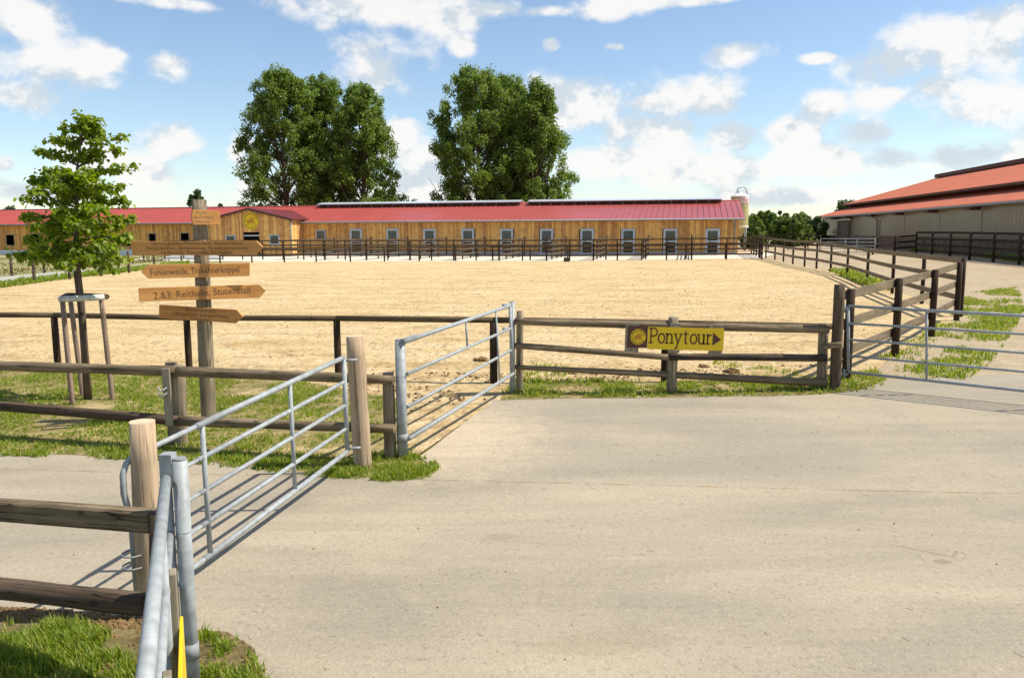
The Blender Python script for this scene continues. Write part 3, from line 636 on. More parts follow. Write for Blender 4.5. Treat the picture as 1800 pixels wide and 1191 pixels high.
def window(x, z0, z1, hw, parent, y=-0.04, mat='frame_grey', M=BM):
    m = MB(); f = 0.09
    m.box((x - hw + f / 2, y, (z0 + z1) / 2), (f, 0.1, z1 - z0)); m.box((x + hw - f / 2, y, (z0 + z1) / 2), (f, 0.1, z1 - z0)); m.box((x, y, z1 - f / 2), (2 * hw - 2 * f, 0.1, f)); m.box((x, y, z0 + f / 2), (2 * hw - 2 * f, 0.1, f))
    wdw = m.build('window', mat, parent, M); m = MB(); m.box((x, y + 0.03, (z0 + z1) / 2), (2 * hw - 2 * f, 0.02, z1 - z0 - 2 * f)); m.build('pane', 'glass', wdw, M); return wdw
window(x564, z564b, z564t, 0.5, barn)
for (px, t, b, hw) in LWIN:
    x, zt = bl(px, t); _, zb = bl(px, b); hx = bl(px + hw, t)[0] - x
    m = MB(); m.box((x - hx - .04, -0.04, (zb + zt) / 2), (.08, .09, zt - zb)); m.box((x + hx + .04, -0.04, (zb + zt) / 2), (.08, .09, zt - zb)); m.box((x, -0.04, zt + .04), (2 * hx + .16, .09, .08)); m.box((x, -0.06, zb - .04), (2 * hx + .16, .12, .08))
    m.build('window_surround', 'log_pale', barn, BM)
m = MB(); m.box(((XL + bl(330, 440)[0]) / 2, -0.08, 0.12), (bl(330, 440)[0] - XL, 0.1, 0.62)); m.build('white_plinth', 'white_paint', barn, BM)
# porch
PD = 2.6; pw = PX1 - PX0; pc = bl(441, 440, -PD)[0]; PX0b, PX1b = pc - pw / 2, pc + pw / 2
PE = bl(500, 384.5, -PD)[1]; PP = bl(441, 367, -PD)[1]
pg = lambda x: PE + (PP - PE) * (1 - abs(x - pc) / (pw / 2))
ph = []
for (cx, t, b, hw) in [(405.5, 413, 430, 8), (482.5, 412, 430, 8)]:
    x, zt = bl(cx, t, -PD); _, zb = bl(cx, b, -PD); hx = bl(cx + hw, t, -PD)[0] - x; ph.append((x - hx, x + hx, zb, zt))
dx0, dzt = bl(428, 408, -PD); dx1, _ = bl(457, 408, -PD); ph.append((dx0, dx1, 0, dzt))
boards('porch_cladding', 'larch', PX0b, PX1b, 0.0, pg, barn, -PD, ph, seed=5)
boards('porch_side', 'larch', -PD + 0.05, 0.0, 0.0, lambda y: PE, barn, 0.0, [], axis=1, M=BM @ Matrix.Translation((PX1b, 0, 0)), seed=6)
boards('porch_side', 'larch', -PD + 0.05, 0.0, 0.0, lambda y: PE, barn, 0.0, [], axis=1, M=BM @ Matrix.Translation((PX0b + .03, 0, 0)), seed=7)
for h in ph[:2]: window((h[0] + h[1]) / 2, h[2], h[3], (h[1] - h[0]) / 2 + 0.03, barn, -PD - 0.03)
m = MB(); m.box(((dx0 + dx1) / 2, -PD + 0.02, dzt - 0.32), (dx1 - dx0, 0.06, 0.12)); m.build('door_track', 'frame_grey', barn, BM)
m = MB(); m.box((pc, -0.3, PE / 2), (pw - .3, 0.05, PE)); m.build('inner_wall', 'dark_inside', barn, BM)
def slope(m, xa, za, xb, zb, y0, y1, t=0.09):
    m.add([(xa, y0, za), (xb, y0, zb), (xb, y1, zb), (xa, y1, za), (xa, y0, za + t), (xb, y0, zb + t), (xb, y1, zb + t), (xa, y1, za + t)], [(0, 1, 2, 3), (4, 7, 6, 5), (0, 4, 5, 1), (1, 5, 6, 2), (2, 6, 7, 3), (3, 7, 4, 0)])
s2 = (PP - PE) / (pw / 2); o2 = 0.35
back = (PP - EH) / sl_ + 0.3
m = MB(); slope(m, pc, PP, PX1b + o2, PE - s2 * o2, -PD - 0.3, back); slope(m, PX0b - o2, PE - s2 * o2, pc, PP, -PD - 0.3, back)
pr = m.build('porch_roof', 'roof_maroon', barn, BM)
m = MB(); slope(m, pc, PP - .13, PX1b + o2, PE - s2 * o2 - .13, -PD - 0.33, -PD - 0.27, .2); slope(m, PX0b - o2, PE - s2 * o2 - .13, pc, PP - .13, -PD - 0.33, -PD - 0.27, .2); m.build('verge_board', 'roof_trim', pr, BM)
tube('downpipe', [BM @ Vector((PX1b + .1, -PD - .1, PE - .2)), BM @ Vector((PX1b + .1, -PD - .1, 0))], 0.06, 'galv_dull', barn, 8)
# round emblem
HORSE = [(-.62,-.10),(-.70,.12),(-.55,.20),(-.30,.16),(-.12,.14),(-.10,.30),(-.14,.52),(-.02,.70),(.10,.62),(.10,.44),(.16,.30),(.34,.34),(.40,.52),(.52,.60),(.70,.42),(.64,.32),(.52,.34),(.46,.14),(.44,-.08),(.62,-.20),(.58,-.46),(.50,-.46),(.50,-.26),(.34,-.20),(.36,-.62),(.26,-.62),(.22,-.22),(-.16,-.20),(-.20,-.56),(-.30,-.56),(-.30,-.24),(-.42,-.28),(-.52,-.60),(-.62,-.58),(-.54,-.22)]
def emblem(parent, M, R, y0, name='emblem'):
    n = 40; m = MB(); m.prism([(R * math.cos(6.2832 * i / n), R * math.sin(6.2832 * i / n)) for i in range(n)], y0, y0 - 0.012); e = m.build(name, 'sign_yellow', parent, M)
    m = MB()
    for i in range(30):
        a = 6.2832 * i / 30
        if 12.5 < (i + 15) % 30 < 14 or i in (0, 29): continue
        rot = Matrix.Rotation(-a, 3, 'Y'); m.box((R * .84 * math.cos(a), y0 - 0.014, R * .84 * math.sin(a)), (R * (.12 if i % 3 else .16), 0.004, R * (.07 if i % 2 else .11)), rot)
    m.build('ring_lettering', 'sign_brown', e, M)
    m = MB(); m.prism([(x * R * .78, z * R * .78) for (x, z) in HORSE], y0 - 0.0125, y0 - 0.017); m.build('horse_and_rider', 'emblem_orange', e, M); return e
ex, ez = bl(441.5, 388.5, -PD); er = (bl(455, 388.5, -PD)[0] - bl(428, 388.5, -PD)[0]) / 2
emblem(barn, BM @ Matrix.Translation((ex, -PD - 0.05, ez)), er, 0.0)

# ------------------------------------------------------------------ silo
sd_ = R0.y + 10; sc = at(1299, 395, sd_); sz = gz(sc.x, sd_); spx = sd_ / FPX; SR = 15.2 * spx
ztop = at(1299, 345.5, sd_).z; zbot = at(1299, 398.5, sd_).z; zap = at(1299, 339, sd_).z; zc = at(1299, 416, sd_).z
silo = thing('feed_silo', 'beige feed silo with white cone top behind the stable end', 'silo', (sc.x, sd_, sz)); SM = Matrix.Translation((sc.x, sd_, 0))
def lathe(name, prof, mat, parent, M, n=64):
    m = MB(); k = len(prof)
    for (r, z) in prof:
        for j in range(n): m.v.append((r * math.cos(6.2832 * j / n), r * math.sin(6.2832 * j / n), z))
    for i in range(k - 1):
        for j in range(n): m.f.append((i * n + j, i * n + (j + 1) % n, (i + 1) * n + (j + 1) % n, (i + 1) * n + j))
    m.f.append(tuple(reversed(range(n)))); m.f.append(tuple((k - 1) * n + j for j in range(n)))
    return m.build(name, mat, parent, M, False)
lathe('silo_body', [(SR, zbot), (SR, ztop)], 'silo_beige', silo, SM); lathe('silo_cone', [(0.25, zc), (SR * .97, zbot - .01)], 'silo_beige', silo, SM)
lathe('silo_roof', [(SR * 1.03, ztop - .05), (SR * 1.03, ztop + .05), (SR * .25, zap), (SR * .2, zap + .12)], 'silo_white', silo, SM); lathe('ring_beam', [(SR * 1.06, zbot - .08), (SR * 1.06, zbot + .08)], 'silo_white', silo, SM)
for k in range(4):
    a = rad(35 + 90 * k); tube('leg', [(sc.x + SR * math.cos(a), sd_ + SR * math.sin(a), sz), (sc.x + SR * math.cos(a), sd_ + SR * math.sin(a), zbot)], 0.07, 'galv_dull', silo, 8)
tube('ladder_hoop', [(sc.x - .5, sd_ - .3, zap - .1), (sc.x - .3, sd_ - .3, zap + .45), (sc.x + .45, sd_ - .3, zap + .5), (sc.x + .7, sd_ - .3, ztop + .25)], 0.03, 'galv_dull', silo, 6)
tube('ladder_hoop', [(sc.x - .2, sd_ + .3, zap - .1), (sc.x - .1, sd_ + .3, zap + .5), (sc.x + .5, sd_ + .3, zap + .55), (sc.x + .75, sd_ + .2, ztop + .25)], 0.03, 'galv_dull', silo, 6)
tube('filling_pipe', [(sc.x - SR * 1.05, sd_ - .3, sz), (sc.x - SR * 1.05, sd_ - .3, ztop)], 0.08, 'silo_beige', silo, 8)
m = MB(); z0, z1 = ztop - 0.62, ztop - 0.06; n = 14
for i in range(n + 1):
    a = rad(-95 + 85 * i / n); m.v += [((SR + .012) * math.cos(a), (SR + .012) * math.sin(a), z0), ((SR + .012) * math.cos(a), (SR + .012) * math.sin(a), z1)]
for i in range(n): m.f.append((2 * i, 2 * i + 2, 2 * i + 3, 2 * i + 1))
sb = m.build('name_panel', 'silo_white', silo, SM)
me = text_mesh('Big D', 0.56, 0.0, 'LEFT')
for v in me.vertices:
    a = rad(-90) + v.co.x / SR; v.co = Vector(((SR + .02) * math.cos(a), (SR + .02) * math.sin(a), z0 + 0.1 + v.co.y))
link('lettering', me, 'red_letter', sb, SM)

# ------------------------------------------------------------------ the riding hall
HD = Vector((0.132, 1.0, 0)).normalized(); HC = at(1443, 440, 103.0); HZ = gz(HC.x, 103.0) ; HC.z = HZ
hang = math.atan2(HD.y, HD.x) - math.pi / 2                # local +y runs away along the wall, local +x into the hall
hall = thing('riding_hall', 'large riding hall with orange tiled roof and translucent wall panels on the right', 'riding hall', HC, hang)
HM = Matrix.Translation(HC) @ Matrix.Rotation(hang, 4, 'Z'); HI = HM.inverted(); hn = HM.to_3x3() @ Vector((1, 0, 0))
def hl(px, py, x=0.0):
    h = HI @ plane_hit(px, py, HM @ Vector((x, 0, 0)), hn); return h.y, h.z
def hg(px, py):                                            # point on the far gable plane
    h = HI @ plane_hit(px, py, HC, HM.to_3x3() @ Vector((0, 1, 0))); return h.x, h.z
YN = hl(1800, 420)[0] - 14; LE = hl(1700, 358)[1]; GW = 30.0
ux, uz = hg(1484, 359.5); lx, lz = hg(1500, 364.5); rx, rz_ = hg(1648, 313)
PB = hl(1500, 415)[1]
boards('lower_cladding', 'larch_grey', YN, 0.0, -0.8, lambda y: PB, hall, 0.0, [], w=0.22, axis=1, M=HM @ Matrix.Translation((0.0, 0, 0)), seed=11)
cuts = [1447, 1472, 1499, 1540, 1589, 1650, 1724, 1812]
ys = [hl(p, 415)[0] for p in cuts] + [YN]; ys[0] = 0.0
for i in range(len(ys) - 1):
    a, b = ys[i], ys[i + 1]
    if i == 1: continue
    m = MB(); m.box((0.0, (a + b) / 2, (PB + LE) / 2 + 0.02), (0.05, abs(a - b) - 0.10, LE - PB - 0.06)); p = m.build('wall_panel', 'panel_poly', hall, HM)
    m = MB(); k = int(abs(a - b) / 0.5)
    for q in range(1, k): m.box((-0.028, a + (b - a) * q / k, (PB + LE) / 2 + 0.02), (0.012, 0.025, LE - PB - 0.07))
    o = m.build('panel_ribs', 'panel_poly', p, HM); o['kind'] = 'stuff'
for y in ys[1:-1]:
    m = MB(); m.box((-0.03, y, (PB + LE) / 2), (0.06, 0.14, LE - PB)); m.build('wall_post', 'hall_batten', hall, HM)
m = MB(); m.box((-0.04, YN / 2, PB - 0.03), (0.08, -YN, 0.08)); m.build('sill_board', 'hall_batten', hall, HM)
boards('door_cladding', 'larch_grey', ys[2] + .08, ys[1] - .08, PB, lambda y: LE - .02, hall, 0.0, [], w=0.22, axis=1, M=HM, seed=12)
yd0, yd1 = hl(1478, 415)[0], hl(1494, 415)[0]
m = MB(); m.box((-0.12, (yd0 + yd1) / 2, (LE - 1.0) / 2), (0.06, abs(yd1 - yd0), LE - 0.9)); dr = m.build('sliding_door', 'larch_grey', hall, HM)
m = MB(); m.box((-0.16, (yd0 + yd1) / 2 + .3, LE - 0.62), (0.14, abs(yd1 - yd0) * 1.4, 0.16)); m.build('door_rail', 'white_paint', dr, HM)
def hs(m, xa, za, xb, zb, y0, y1, t=0.07):                 # corrugated slope between two edges
    n = int(abs(y1 - y0) / 0.18); k = len(m.v)
    for i in range(n + 1):
        y = y0 + (y1 - y0) * i / n; c = 0.03 * (1 if i % 2 else -1)
        m.v += [(xa, y, za + c), (xb, y, zb + c), (xb, y, zb + c - t), (xa, y, za + c - t)]
    for i in range(n):
        a = k + 4 * i; m.f += [(a, a + 1, a + 5, a + 4), (a + 3, a + 7, a + 6, a + 2), (a, a + 4, a + 7, a + 3), (a + 1, a + 2, a + 6, a + 5)]
    m.f += [(k, k + 3, k + 2, k + 1), (k + 4 * n, k + 4 * n + 1, k + 4 * n + 2, k + 4 * n + 3)]
sll = (lz - LE) / max(0.5, lx); YF = 0.6
m = MB(); hs(m, -0.75, LE - sll * .75 + .12, lx + 0.3, lz + .08 + .3 * sll, YN, YF); lr = m.build('lower_roof', 'roof_orange', hall, HM)
slu = (rz_ - uz) / (rx - ux); zt_ = uz + slu * (lx + .25 - ux) - .12; zb0 = lz - .35
m = MB(); m.box((lx + 0.25, YN / 2, (zt_ + zb0) / 2), (0.1, -YN, zt_ - zb0)); m.build('clerestory', 'roof_trim', hall, HM)
m = MB(); m.box((ux - .16, (YN + YF) / 2, uz - .09), (0.10, YF - YN, 0.20)); m.build('upper_fascia', 'roof_trim', hall, HM)
m = MB(); hs(m, ux - .1, uz, rx, rz_, YN, YF); ur = m.build('upper_roof', 'roof_orange', hall, HM)
m = MB(); hs(m, rx, rz_, 2 * rx, rz_ - slu * rx, YN, YF); m.build('back_roof', 'roof_orange', hall, HM)
yr0 = HI @ plane_hit(1649, 313, HM @ Vector((rx, 0, 0)), hn)
m = MB(); m.box((rx, (YN + min(0, yr0.y)) / 2, rz_ + 0.22), (0.9, min(0, yr0.y) - YN, 0.42)); m.build('ridge_vent', 'roof_trim', hall, HM)
m = MB(); m.add([(0.05, 0, -.8), (2 * rx, 0, -.8), (2 * rx, 0, 4), (rx, 0, rz_ - .1), (ux, 0, uz - .1), (lx, 0, lz - .1), (0.05, 0, LE - .05)], [(0, 1, 2, 3, 4, 5, 6)]); m.build('far_gable', 'larch_grey', hall, HM)
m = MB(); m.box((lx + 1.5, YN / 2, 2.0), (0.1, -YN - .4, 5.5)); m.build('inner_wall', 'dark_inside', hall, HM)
gq = [HM @ Vector((-0.84, y, LE - sll * .75 - .02)) for y in (YN, YF)]
tube('gutter', gq, 0.085, 'galv_dull', hall, 8)
for pxx in (1443, 1541):
    y = hl(pxx, 400)[0]; tube('downpipe', [HM @ Vector((-0.84, y, LE - .2)), HM @ Vector((-0.75, y - .2, LE - .5)), HM @ Vector((-0.16, y - .7, LE - .85)), HM @ Vector((-0.13, y - .75, -.3))], 0.075, 'galv_dull', hall, 8)
for pxx in (1586, 1645, 1720, 1538, 1498, 1474):
    y = hl(pxx, 380)[0]; m = MB(); m.box((-0.42, y, LE - .40), (0.8, 0.9, 0.24)); m.build('eave_bracket', 'roof_trim', hall, HM)

# ------------------------------------------------------------------ fences of the yard behind
def fence(name, label, base, tops, rails, mat_p, mat_r, pr=0.055, rail_w=0.12, rail_t=0.04, group=None, shape='plank', front=-1, cat='fence', off=None, below=0.25):
    """base: post foot points; tops: post heights; rails: list of heights (each may be per-post)"""
    c = base[0]; e = thing(name, label, cat, c, 0, group)
    for p, h in zip(base, tops):
        log('post', p - Vector((0, 0, below)), p + Vector((0, 0, h)), pr, pr * .97, mat_p, e, n=10, rough=0.03, seg=3)
    for rh in rails:
        for i in range(len(base) - 1):
            a = base[i] + Vector((0, 0, rh if not callable(rh) else rh(i))); b = base[i + 1] + Vector((0, 0, rh if not callable(rh) else rh(i + 1)))
            d = (b - a).normalized(); nrm = Vector((d.y, -d.x, 0)).normalized() * (pr + rail_t * .5) * (-front)
            ex = d * (0.0)
            if shape == 'plank': plank('rail', a + nrm - ex, b + nrm + ex, rail_w, rail_t, mat_r, e)
            elif shape == 'top': log('rail', a, b, rail_w / 2, rail_w / 2, mat_r, e, n=8, seg=3, rough=.04)
            else: log('rail', a + nrm, b + nrm, rail_w / 2, rail_w / 2, mat_r, e, n=10, seg=4, rough=.05)
    return e
# single-rail fence at the far end of the arena
pp = [G(px, 461.5 - (px - 443) * 0.0085) for px in (387, 443, 500, 556, 616, 676, 737, 801, 866, 932, 998, 1065, 1135, 1206, 1275, 1336)]
fence('arena_fence', 'low single rail brown fence along the far edge of the arena', pp, [1.12] * len(pp), [1.06], 'creosote', 'creosote_rail', 0.06, 0.13, 0.05, None, 'plank', 1)
# paddock front fence and dividers
PT = BI @ G(740, 457.3); PTY = PT.y
ends = [bl(p, 444)[0] for p in (593, 657, 721, 788, 855, 924, 996, 1067, 1140, 1215)]
xs_ = [ends[0] - (ends[1] - ends[0]) * k for k in (3, 2, 1)] + ends + [bl(1320, 444)[0]]
fx = []
for a, b in zip(xs_[:-1], xs_[1:]): fx += [a, (a + b) / 2]
fx.append(xs_[-1])
def bg(x, y):
    w = BM @ Vector((x, y, 0)); return ground(w.x, w.y)
pf = [bg(x, PTY) for x in fx]
fence('paddock_fence', 'long dark four rail fence closing the paddocks in front of the stable', pf, [1.62] * len(pf), [1.55, 1.17, 0.78, 0.40], 'creosote', 'creosote_rail', 0.055, 0.11, 0.045, None, 'plank', 1)
ordn = ['first', 'second', 'third', 'fourth', 'fifth', 'sixth', 'seventh', 'eighth', 'ninth', 'tenth', 'last']
for i, x in enumerate(xs_[3:]):
    n = 5; b = [bg(x, PTY + 0.12 + (-0.7 - PTY) * k / (n - 1)) for k in range(n)]
    if i < 10: lab = '%s brown divider fence from the left, between two stable doors' % ordn[i]
    else: lab = 'brown paddock end fence beyond the right stable corner'
    e = fence('divider_fence', lab, b, [1.62] * (n - 1) + [1.75], [1.57, 1.19, 0.80, 0.42], 'creosote', 'creosote_rail', 0.055, 0.11, 0.045, 'paddock divider fences', 'plank', -1)
# the long curving fence along the right of the arena
lp = [G(px, py) for px, py in ((1346, 453.5), (1362, 456.5), (1377, 460), (1393.5, 464), (1414, 468.5), (1435, 472), (1460, 477), (1489, 484), (1524, 497), (1568, 516), (1620, 534), (1688, 556))]
tops_px = [(1346, 417), (1362, 419), (1377, 420.5), (1393.5, 422), (1414, 422.5), (1435, 423), (1460, 427), (1489, 431), (1524, 437), (1568, 442), (1620, 447), (1690, 454)]
th = [at(t[0], t[1], p.y).z - p.z for t, p in zip(tops_px, lp)]
fence('arena_fence', 'long brown three rail fence running back along the right of the arena', lp, th, [lambda i: th[i] - .06, lambda i: th[i] * .66, lambda i: th[i] * .33], 'creosote', 'board_green', 0.06, 0.14, 0.05, None, 'plank', -1)
# near three-board fence from the gate post to the corner
cp = [G(1488, 668), G(1573, 626), G(1637, 591), G(1681, 563)]
ct = [at(1493, 508, cp[0].y).z - cp[0].z, at(1578, 489, cp[1].y).z - cp[1].z, at(1640, 474, cp[2].y).z - cp[2].z, at(1686, 461, cp[3].y).z - cp[3].z]
fence('board_fence', 'dark post and three board fence behind the right steel gate', cp, ct, [lambda i: ct[i] - .10, lambda i: ct[i] * .62, lambda i: ct[i] * .30], 'creosote', 'board_green', 0.072, 0.15, 0.04, None, 'plank', 1)
# fences before the hall
hpx = (1610, 1638, 1670, 1705, 1747, 1793, 1850, 1915)
hp = []
for p_ in hpx:                                             # a line 3.3 m in front of the hall wall
    q = plane_hit(p_, 440, HM @ Vector((-3.3, 0, 0)), hn); hp.append(ground(q.x, q.y))
ht = [at(p_, 407.3 + max(0, (p_ - 1670)) * .018, q.y).z - q.z for p_, q in zip(hpx, hp)]
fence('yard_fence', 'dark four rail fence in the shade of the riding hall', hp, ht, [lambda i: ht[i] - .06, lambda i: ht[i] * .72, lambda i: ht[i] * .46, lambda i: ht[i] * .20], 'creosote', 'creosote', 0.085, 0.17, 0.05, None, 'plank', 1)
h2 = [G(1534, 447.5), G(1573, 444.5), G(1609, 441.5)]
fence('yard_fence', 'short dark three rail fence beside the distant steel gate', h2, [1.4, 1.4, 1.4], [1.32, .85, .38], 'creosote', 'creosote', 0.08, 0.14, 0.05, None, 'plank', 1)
b2 = [G(px, py) for px, py in ((1318, 441), (1350, 439.5), (1385, 439), (1420, 440), (1441, 441))]
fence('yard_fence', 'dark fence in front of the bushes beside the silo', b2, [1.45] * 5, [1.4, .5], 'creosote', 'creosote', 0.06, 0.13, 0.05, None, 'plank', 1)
# posts by the meadow path
def wirefence(lab, pts, h):
    e = thing('wire_fence', lab, 'fence', pts[0])
    for p in pts: log('post', p - Vector((0, 0, .2)), p + Vector((0, 0, h)), 0.075, 0.07, 'log_dark', e, n=10, rough=.04, seg=3)
    for k in (.45, .85):
        for a, b in zip(pts[:-1], pts[1:]): MB().tube([a + Vector((0, 0, h * k)), b + Vector((0, 0, h * k))], 0.007, 5).build('wire', 'galv_dull', e)
wirefence('wire fence with brown posts between grey path and sand arena', [G(*p) for p in ((-70, 519), (61, 497), (123, 490.5), (178, 485), (227, 479.5), (271, 464.5))], 1.25)
wirefence('wire fence with thin brown posts across the dry meadow', [G(*p) for p in ((-40, 489), (21, 483.5), (78, 479), (140, 472), (204, 461.5), (253, 460), (319, 458))], 1.15)
# gravel ramp beside the stable
m = MB(); c = [G(300, 452.5), G(392, 452.5), G(392, 456), G(272, 456)]
m.add([p + Vector((0, 0, .02)) for p in c] + [c[0].lerp(c[2], .3) + Vector((0, 0, .5)), c[1].lerp(c[3], .25) + Vector((0, 0, .5))], [(0, 1, 5, 4), (1, 2, 5), (2, 3, 4, 5), (3, 0, 4)])
T(m.build('gravel_heap', 'gravel_grey'), 'low grey gravel heap on the meadow behind the signpost', 'gravel heap')
bx_ = G(996, 460); m = MB(); m.box((0, 0, .16), (.42, .3, .32)); m.tube([(-.12, 0, .32), (-.1, 0, .46), (.1, 0, .46), (.12, 0, .32)], .02, 6)
T(m.build('black_box', 'dark_metal', None, Matrix.Translation(bx_)), 'small black box on the sand beside the low far fence', 'box')

# ------------------------------------------------------------------ steel gates
def steel_gate(name, label, rails, stiles, r, parent_loc, group='galvanised field gates'):
    e = thing(name, label, 'gate', parent_loc, 0, group)
    for i, (a, b) in enumerate(rails): tube('rail', [a, b], r if i in (0, len(rails) - 1) else r * .8, 'galvanised', e)
    for (a, b, k) in stiles: tube('upright', [a, b], r * k, 'galvanised', e)
    return e
# distant gate
ga, gb = G(1441, 446), G(1537, 448)
steel_gate('field_gate', 'distant galvanised gate closing the yard in front of the hall door', [(ga + Vector((0, 0, z)), gb + Vector((0, 0, z))) for z in (1.25, .97, .7, .45, .18)],
    [(ga + Vector((0, 0, .18)), ga + Vector((0, 0, 1.25)), 1), (gb + Vector((0, 0, .18)), gb + Vector((0, 0, 1.25)), 1)] + [(ga.lerp(gb, t) + Vector((0, 0, .18)), ga.lerp(gb, t) + Vector((0, 0, 1.25)), .8) for t in (.47, .68)], 0.032, ga)
# right gate
d0, d1 = 12.2, 10.76
rl = []
for (ya, yb) in ((538, 555), (568, 587), (596.5, 620), (625, 653), (653.5, 686.5)):
    a = at(1491, ya, d0); b = at(1800, yb, d1); rl.append((a, a + (b - a) * 1.75))
gt = steel_gate('field_gate', 'galvanised five bar gate standing closed at the right picture edge', rl,
    [(rl[0][0], rl[-1][0], 1.0), (rl[0][1], rl[-1][1], 1.0), (rl[0][0].lerp(rl[0][1], .272), rl[-1][0].lerp(rl[-1][1], .272), .75), (rl[0][0].lerp(rl[0][1], .7), rl[-1][0].lerp(rl[-1][1], .7), .75)], 0.023, ground(rl[0][0].x, rl[0][0].y))
for i in (0, -1):
    p = rl[i][0]; tube('hinge', [p + Vector((-.13, .03, -.04)), p + Vector((.0, 0, -.04))], 0.016, 'galvanised', gt, 8)
    tube('hinge_pin', [p + Vector((-.05, .02, -.1)), p + Vector((-.05, .02, .03))], 0.02, 'galvanised', gt, 8)
# middle gate and its posts
def steel_post(label, base, h, r, collar=True):
    e = thing('steel_post', label, 'post', base, 0, 'galvanised gate posts')
    tube('tube', [base - Vector((0, 0, .1)), base + Vector((0, 0, h))], r, 'galvanised', e, 20)
    tube('cap', [base + Vector((0, 0, h)), base + Vector((0, 0, h + .012))], r * .86, 'galv_dull', e, 20)
    if collar: tube('collar', [base + Vector((0, 0, .19)), base + Vector((0, 0, .28))], r * 1.1, 'galv_dull', e, 20)
    tube('weld_band', [base + Vector((0, 0, h * .70)), base + Vector((0, 0, h * .703))], r * 1.03, 'galv_dull', e, 20)
    return e
n0 = G(708, 806); f0 = G(901, 692)
steel_post('thick galvanised post in the grass tuft, hinge side of the middle gate', n0, at(702, 598, n0.y).z, 0.056)
fe = steel_post('slim galvanised post at the left end of the sign fence', f0, at(901, 533, f0.y).z, 0.042, False)
dn, df = n0.y - .02, f0.y - .12
rl = [(at(pa[0], pa[1], dn), at(pb[0], pb[1], df)) for pa, pb in (((712, 600), (896, 537)), ((715, 657), (898, 577)), ((716, 715), (899, 615)), ((718, 771), (903, 656)))]
t_ = .62
gm = steel_gate('field_gate', 'middle galvanised gate swung open towards the arena sand', rl,
    [(rl[0][1], rl[-1][1], .9), (rl[0][0].lerp(rl[0][1], .50), rl[1][0].lerp(rl[1][1], .50), .55), (rl[0][0].lerp(rl[0][1], .825), rl[-1][0].lerp(rl[-1][1], .825), .5)], 0.025, n0)
p = rl[0][0]; m = MB(); m.box((0, 0, 0), (.05, .34, .03), (rl[0][1] - p).to_track_quat('Y', 'Z').to_matrix()); m.build('strap', 'galv_dull', gm, Matrix.Translation(p + (rl[0][1] - p) * .03 + Vector((0, 0, .02))))
for zz in (.02, -.33):
    q = rl[0][1] + Vector((-.02, -.02, zz)); tube('latch', [q + Vector((-.08, -.12, 0)), q + Vector((0.03, .06, 0))], 0.018, 'galvanised', gm, 8)
# left sliding gate
A = [at(604, 628, 7.85), at(605, 671, 7.85), at(607, 712, 7.85), at(609, 753, 7.85), at(612, 793, 7.85)]
Bn = [at(358, 745, 5.5), at(359, 803, 5.5), at(361, 861, 5.5), at(363, 917, 5.5), at(365, 975, 5.5)]
A = [Vector((a.x * .5 + A[2].x * .5, 7.85, a.z)) for a in A]
dirg = Vector((Bn[2].x - A[2].x, Bn[2].y - A[2].y, 0)).normalized(); LG = (Vector((Bn[2].x - A[2].x, Bn[2].y - A[2].y, 0))).length
zb = [b.z for b in Bn]
rl = []
for a, z in zip(A, zb):
    b = a + dirg * LG; b.z = z; rl.append((a, a + (b - a) * 1.27))
full = rl; rl = [(a, a + (b - a) * .81) for a, b in full]
lg = steel_gate('field_gate', 'long galvanised extending gate across the left road', rl, [(rl[0][0], rl[-1][0], 1.0)] + [(rl[0][0].lerp(rl[0][1], t), rl[-1][0].lerp(rl[-1][1], t), .8) for t in (.45, .97)], 0.0235, ground(A[0].x, A[0].y))
rl = full
for i, (a, b) in enumerate(rl): tube('inner_tube', [a + (b - a) * .79, b], .0178 if i in (0, 4) else .0145, 'galvanised', lg)
e0, e4 = rl[0][1], rl[4][1]
tube('bent_end', [e0 + (rl[0][0] - e0) * .02, e0 + dirg * .07 + Vector((-.005, 0, -.01)), e0 + dirg * .115 + Vector((-.015, 0, -.04)), e0 + dirg * .14 + Vector((-.022, 0, -.10)), e0 + dirg * .14 + Vector((-.024, 0, -.22)), e0 + dirg * .115 + Vector((-.02, 0, -.34)), e0 + dirg * .10 + Vector((-.018, 0, -.44)), e4 + dirg * .10 + Vector((-.018, 0, -.08))], 0.0195, 'galvanised', lg)
for zz in (.44, .36):
    c = e0 + dirg * .11 + Vector((-.01, 0, 0)); pts = [Vector((c.x + .07 * math.cos(t * .63), c.y + .07 * math.sin(t * .63), zz)) for t in range(11)]; MB().tube(pts, .006, 6).build('latch_ring', 'galv_dull', lg)
for i in (0, -1):
    p = rl[i][0]; tube('hinge', [p + Vector((.0, 0, -.03 if i == 0 else .03)), p + Vector((.13, .03, -.03 if i == 0 else .03))], .014, 'galv_dull', lg, 8)

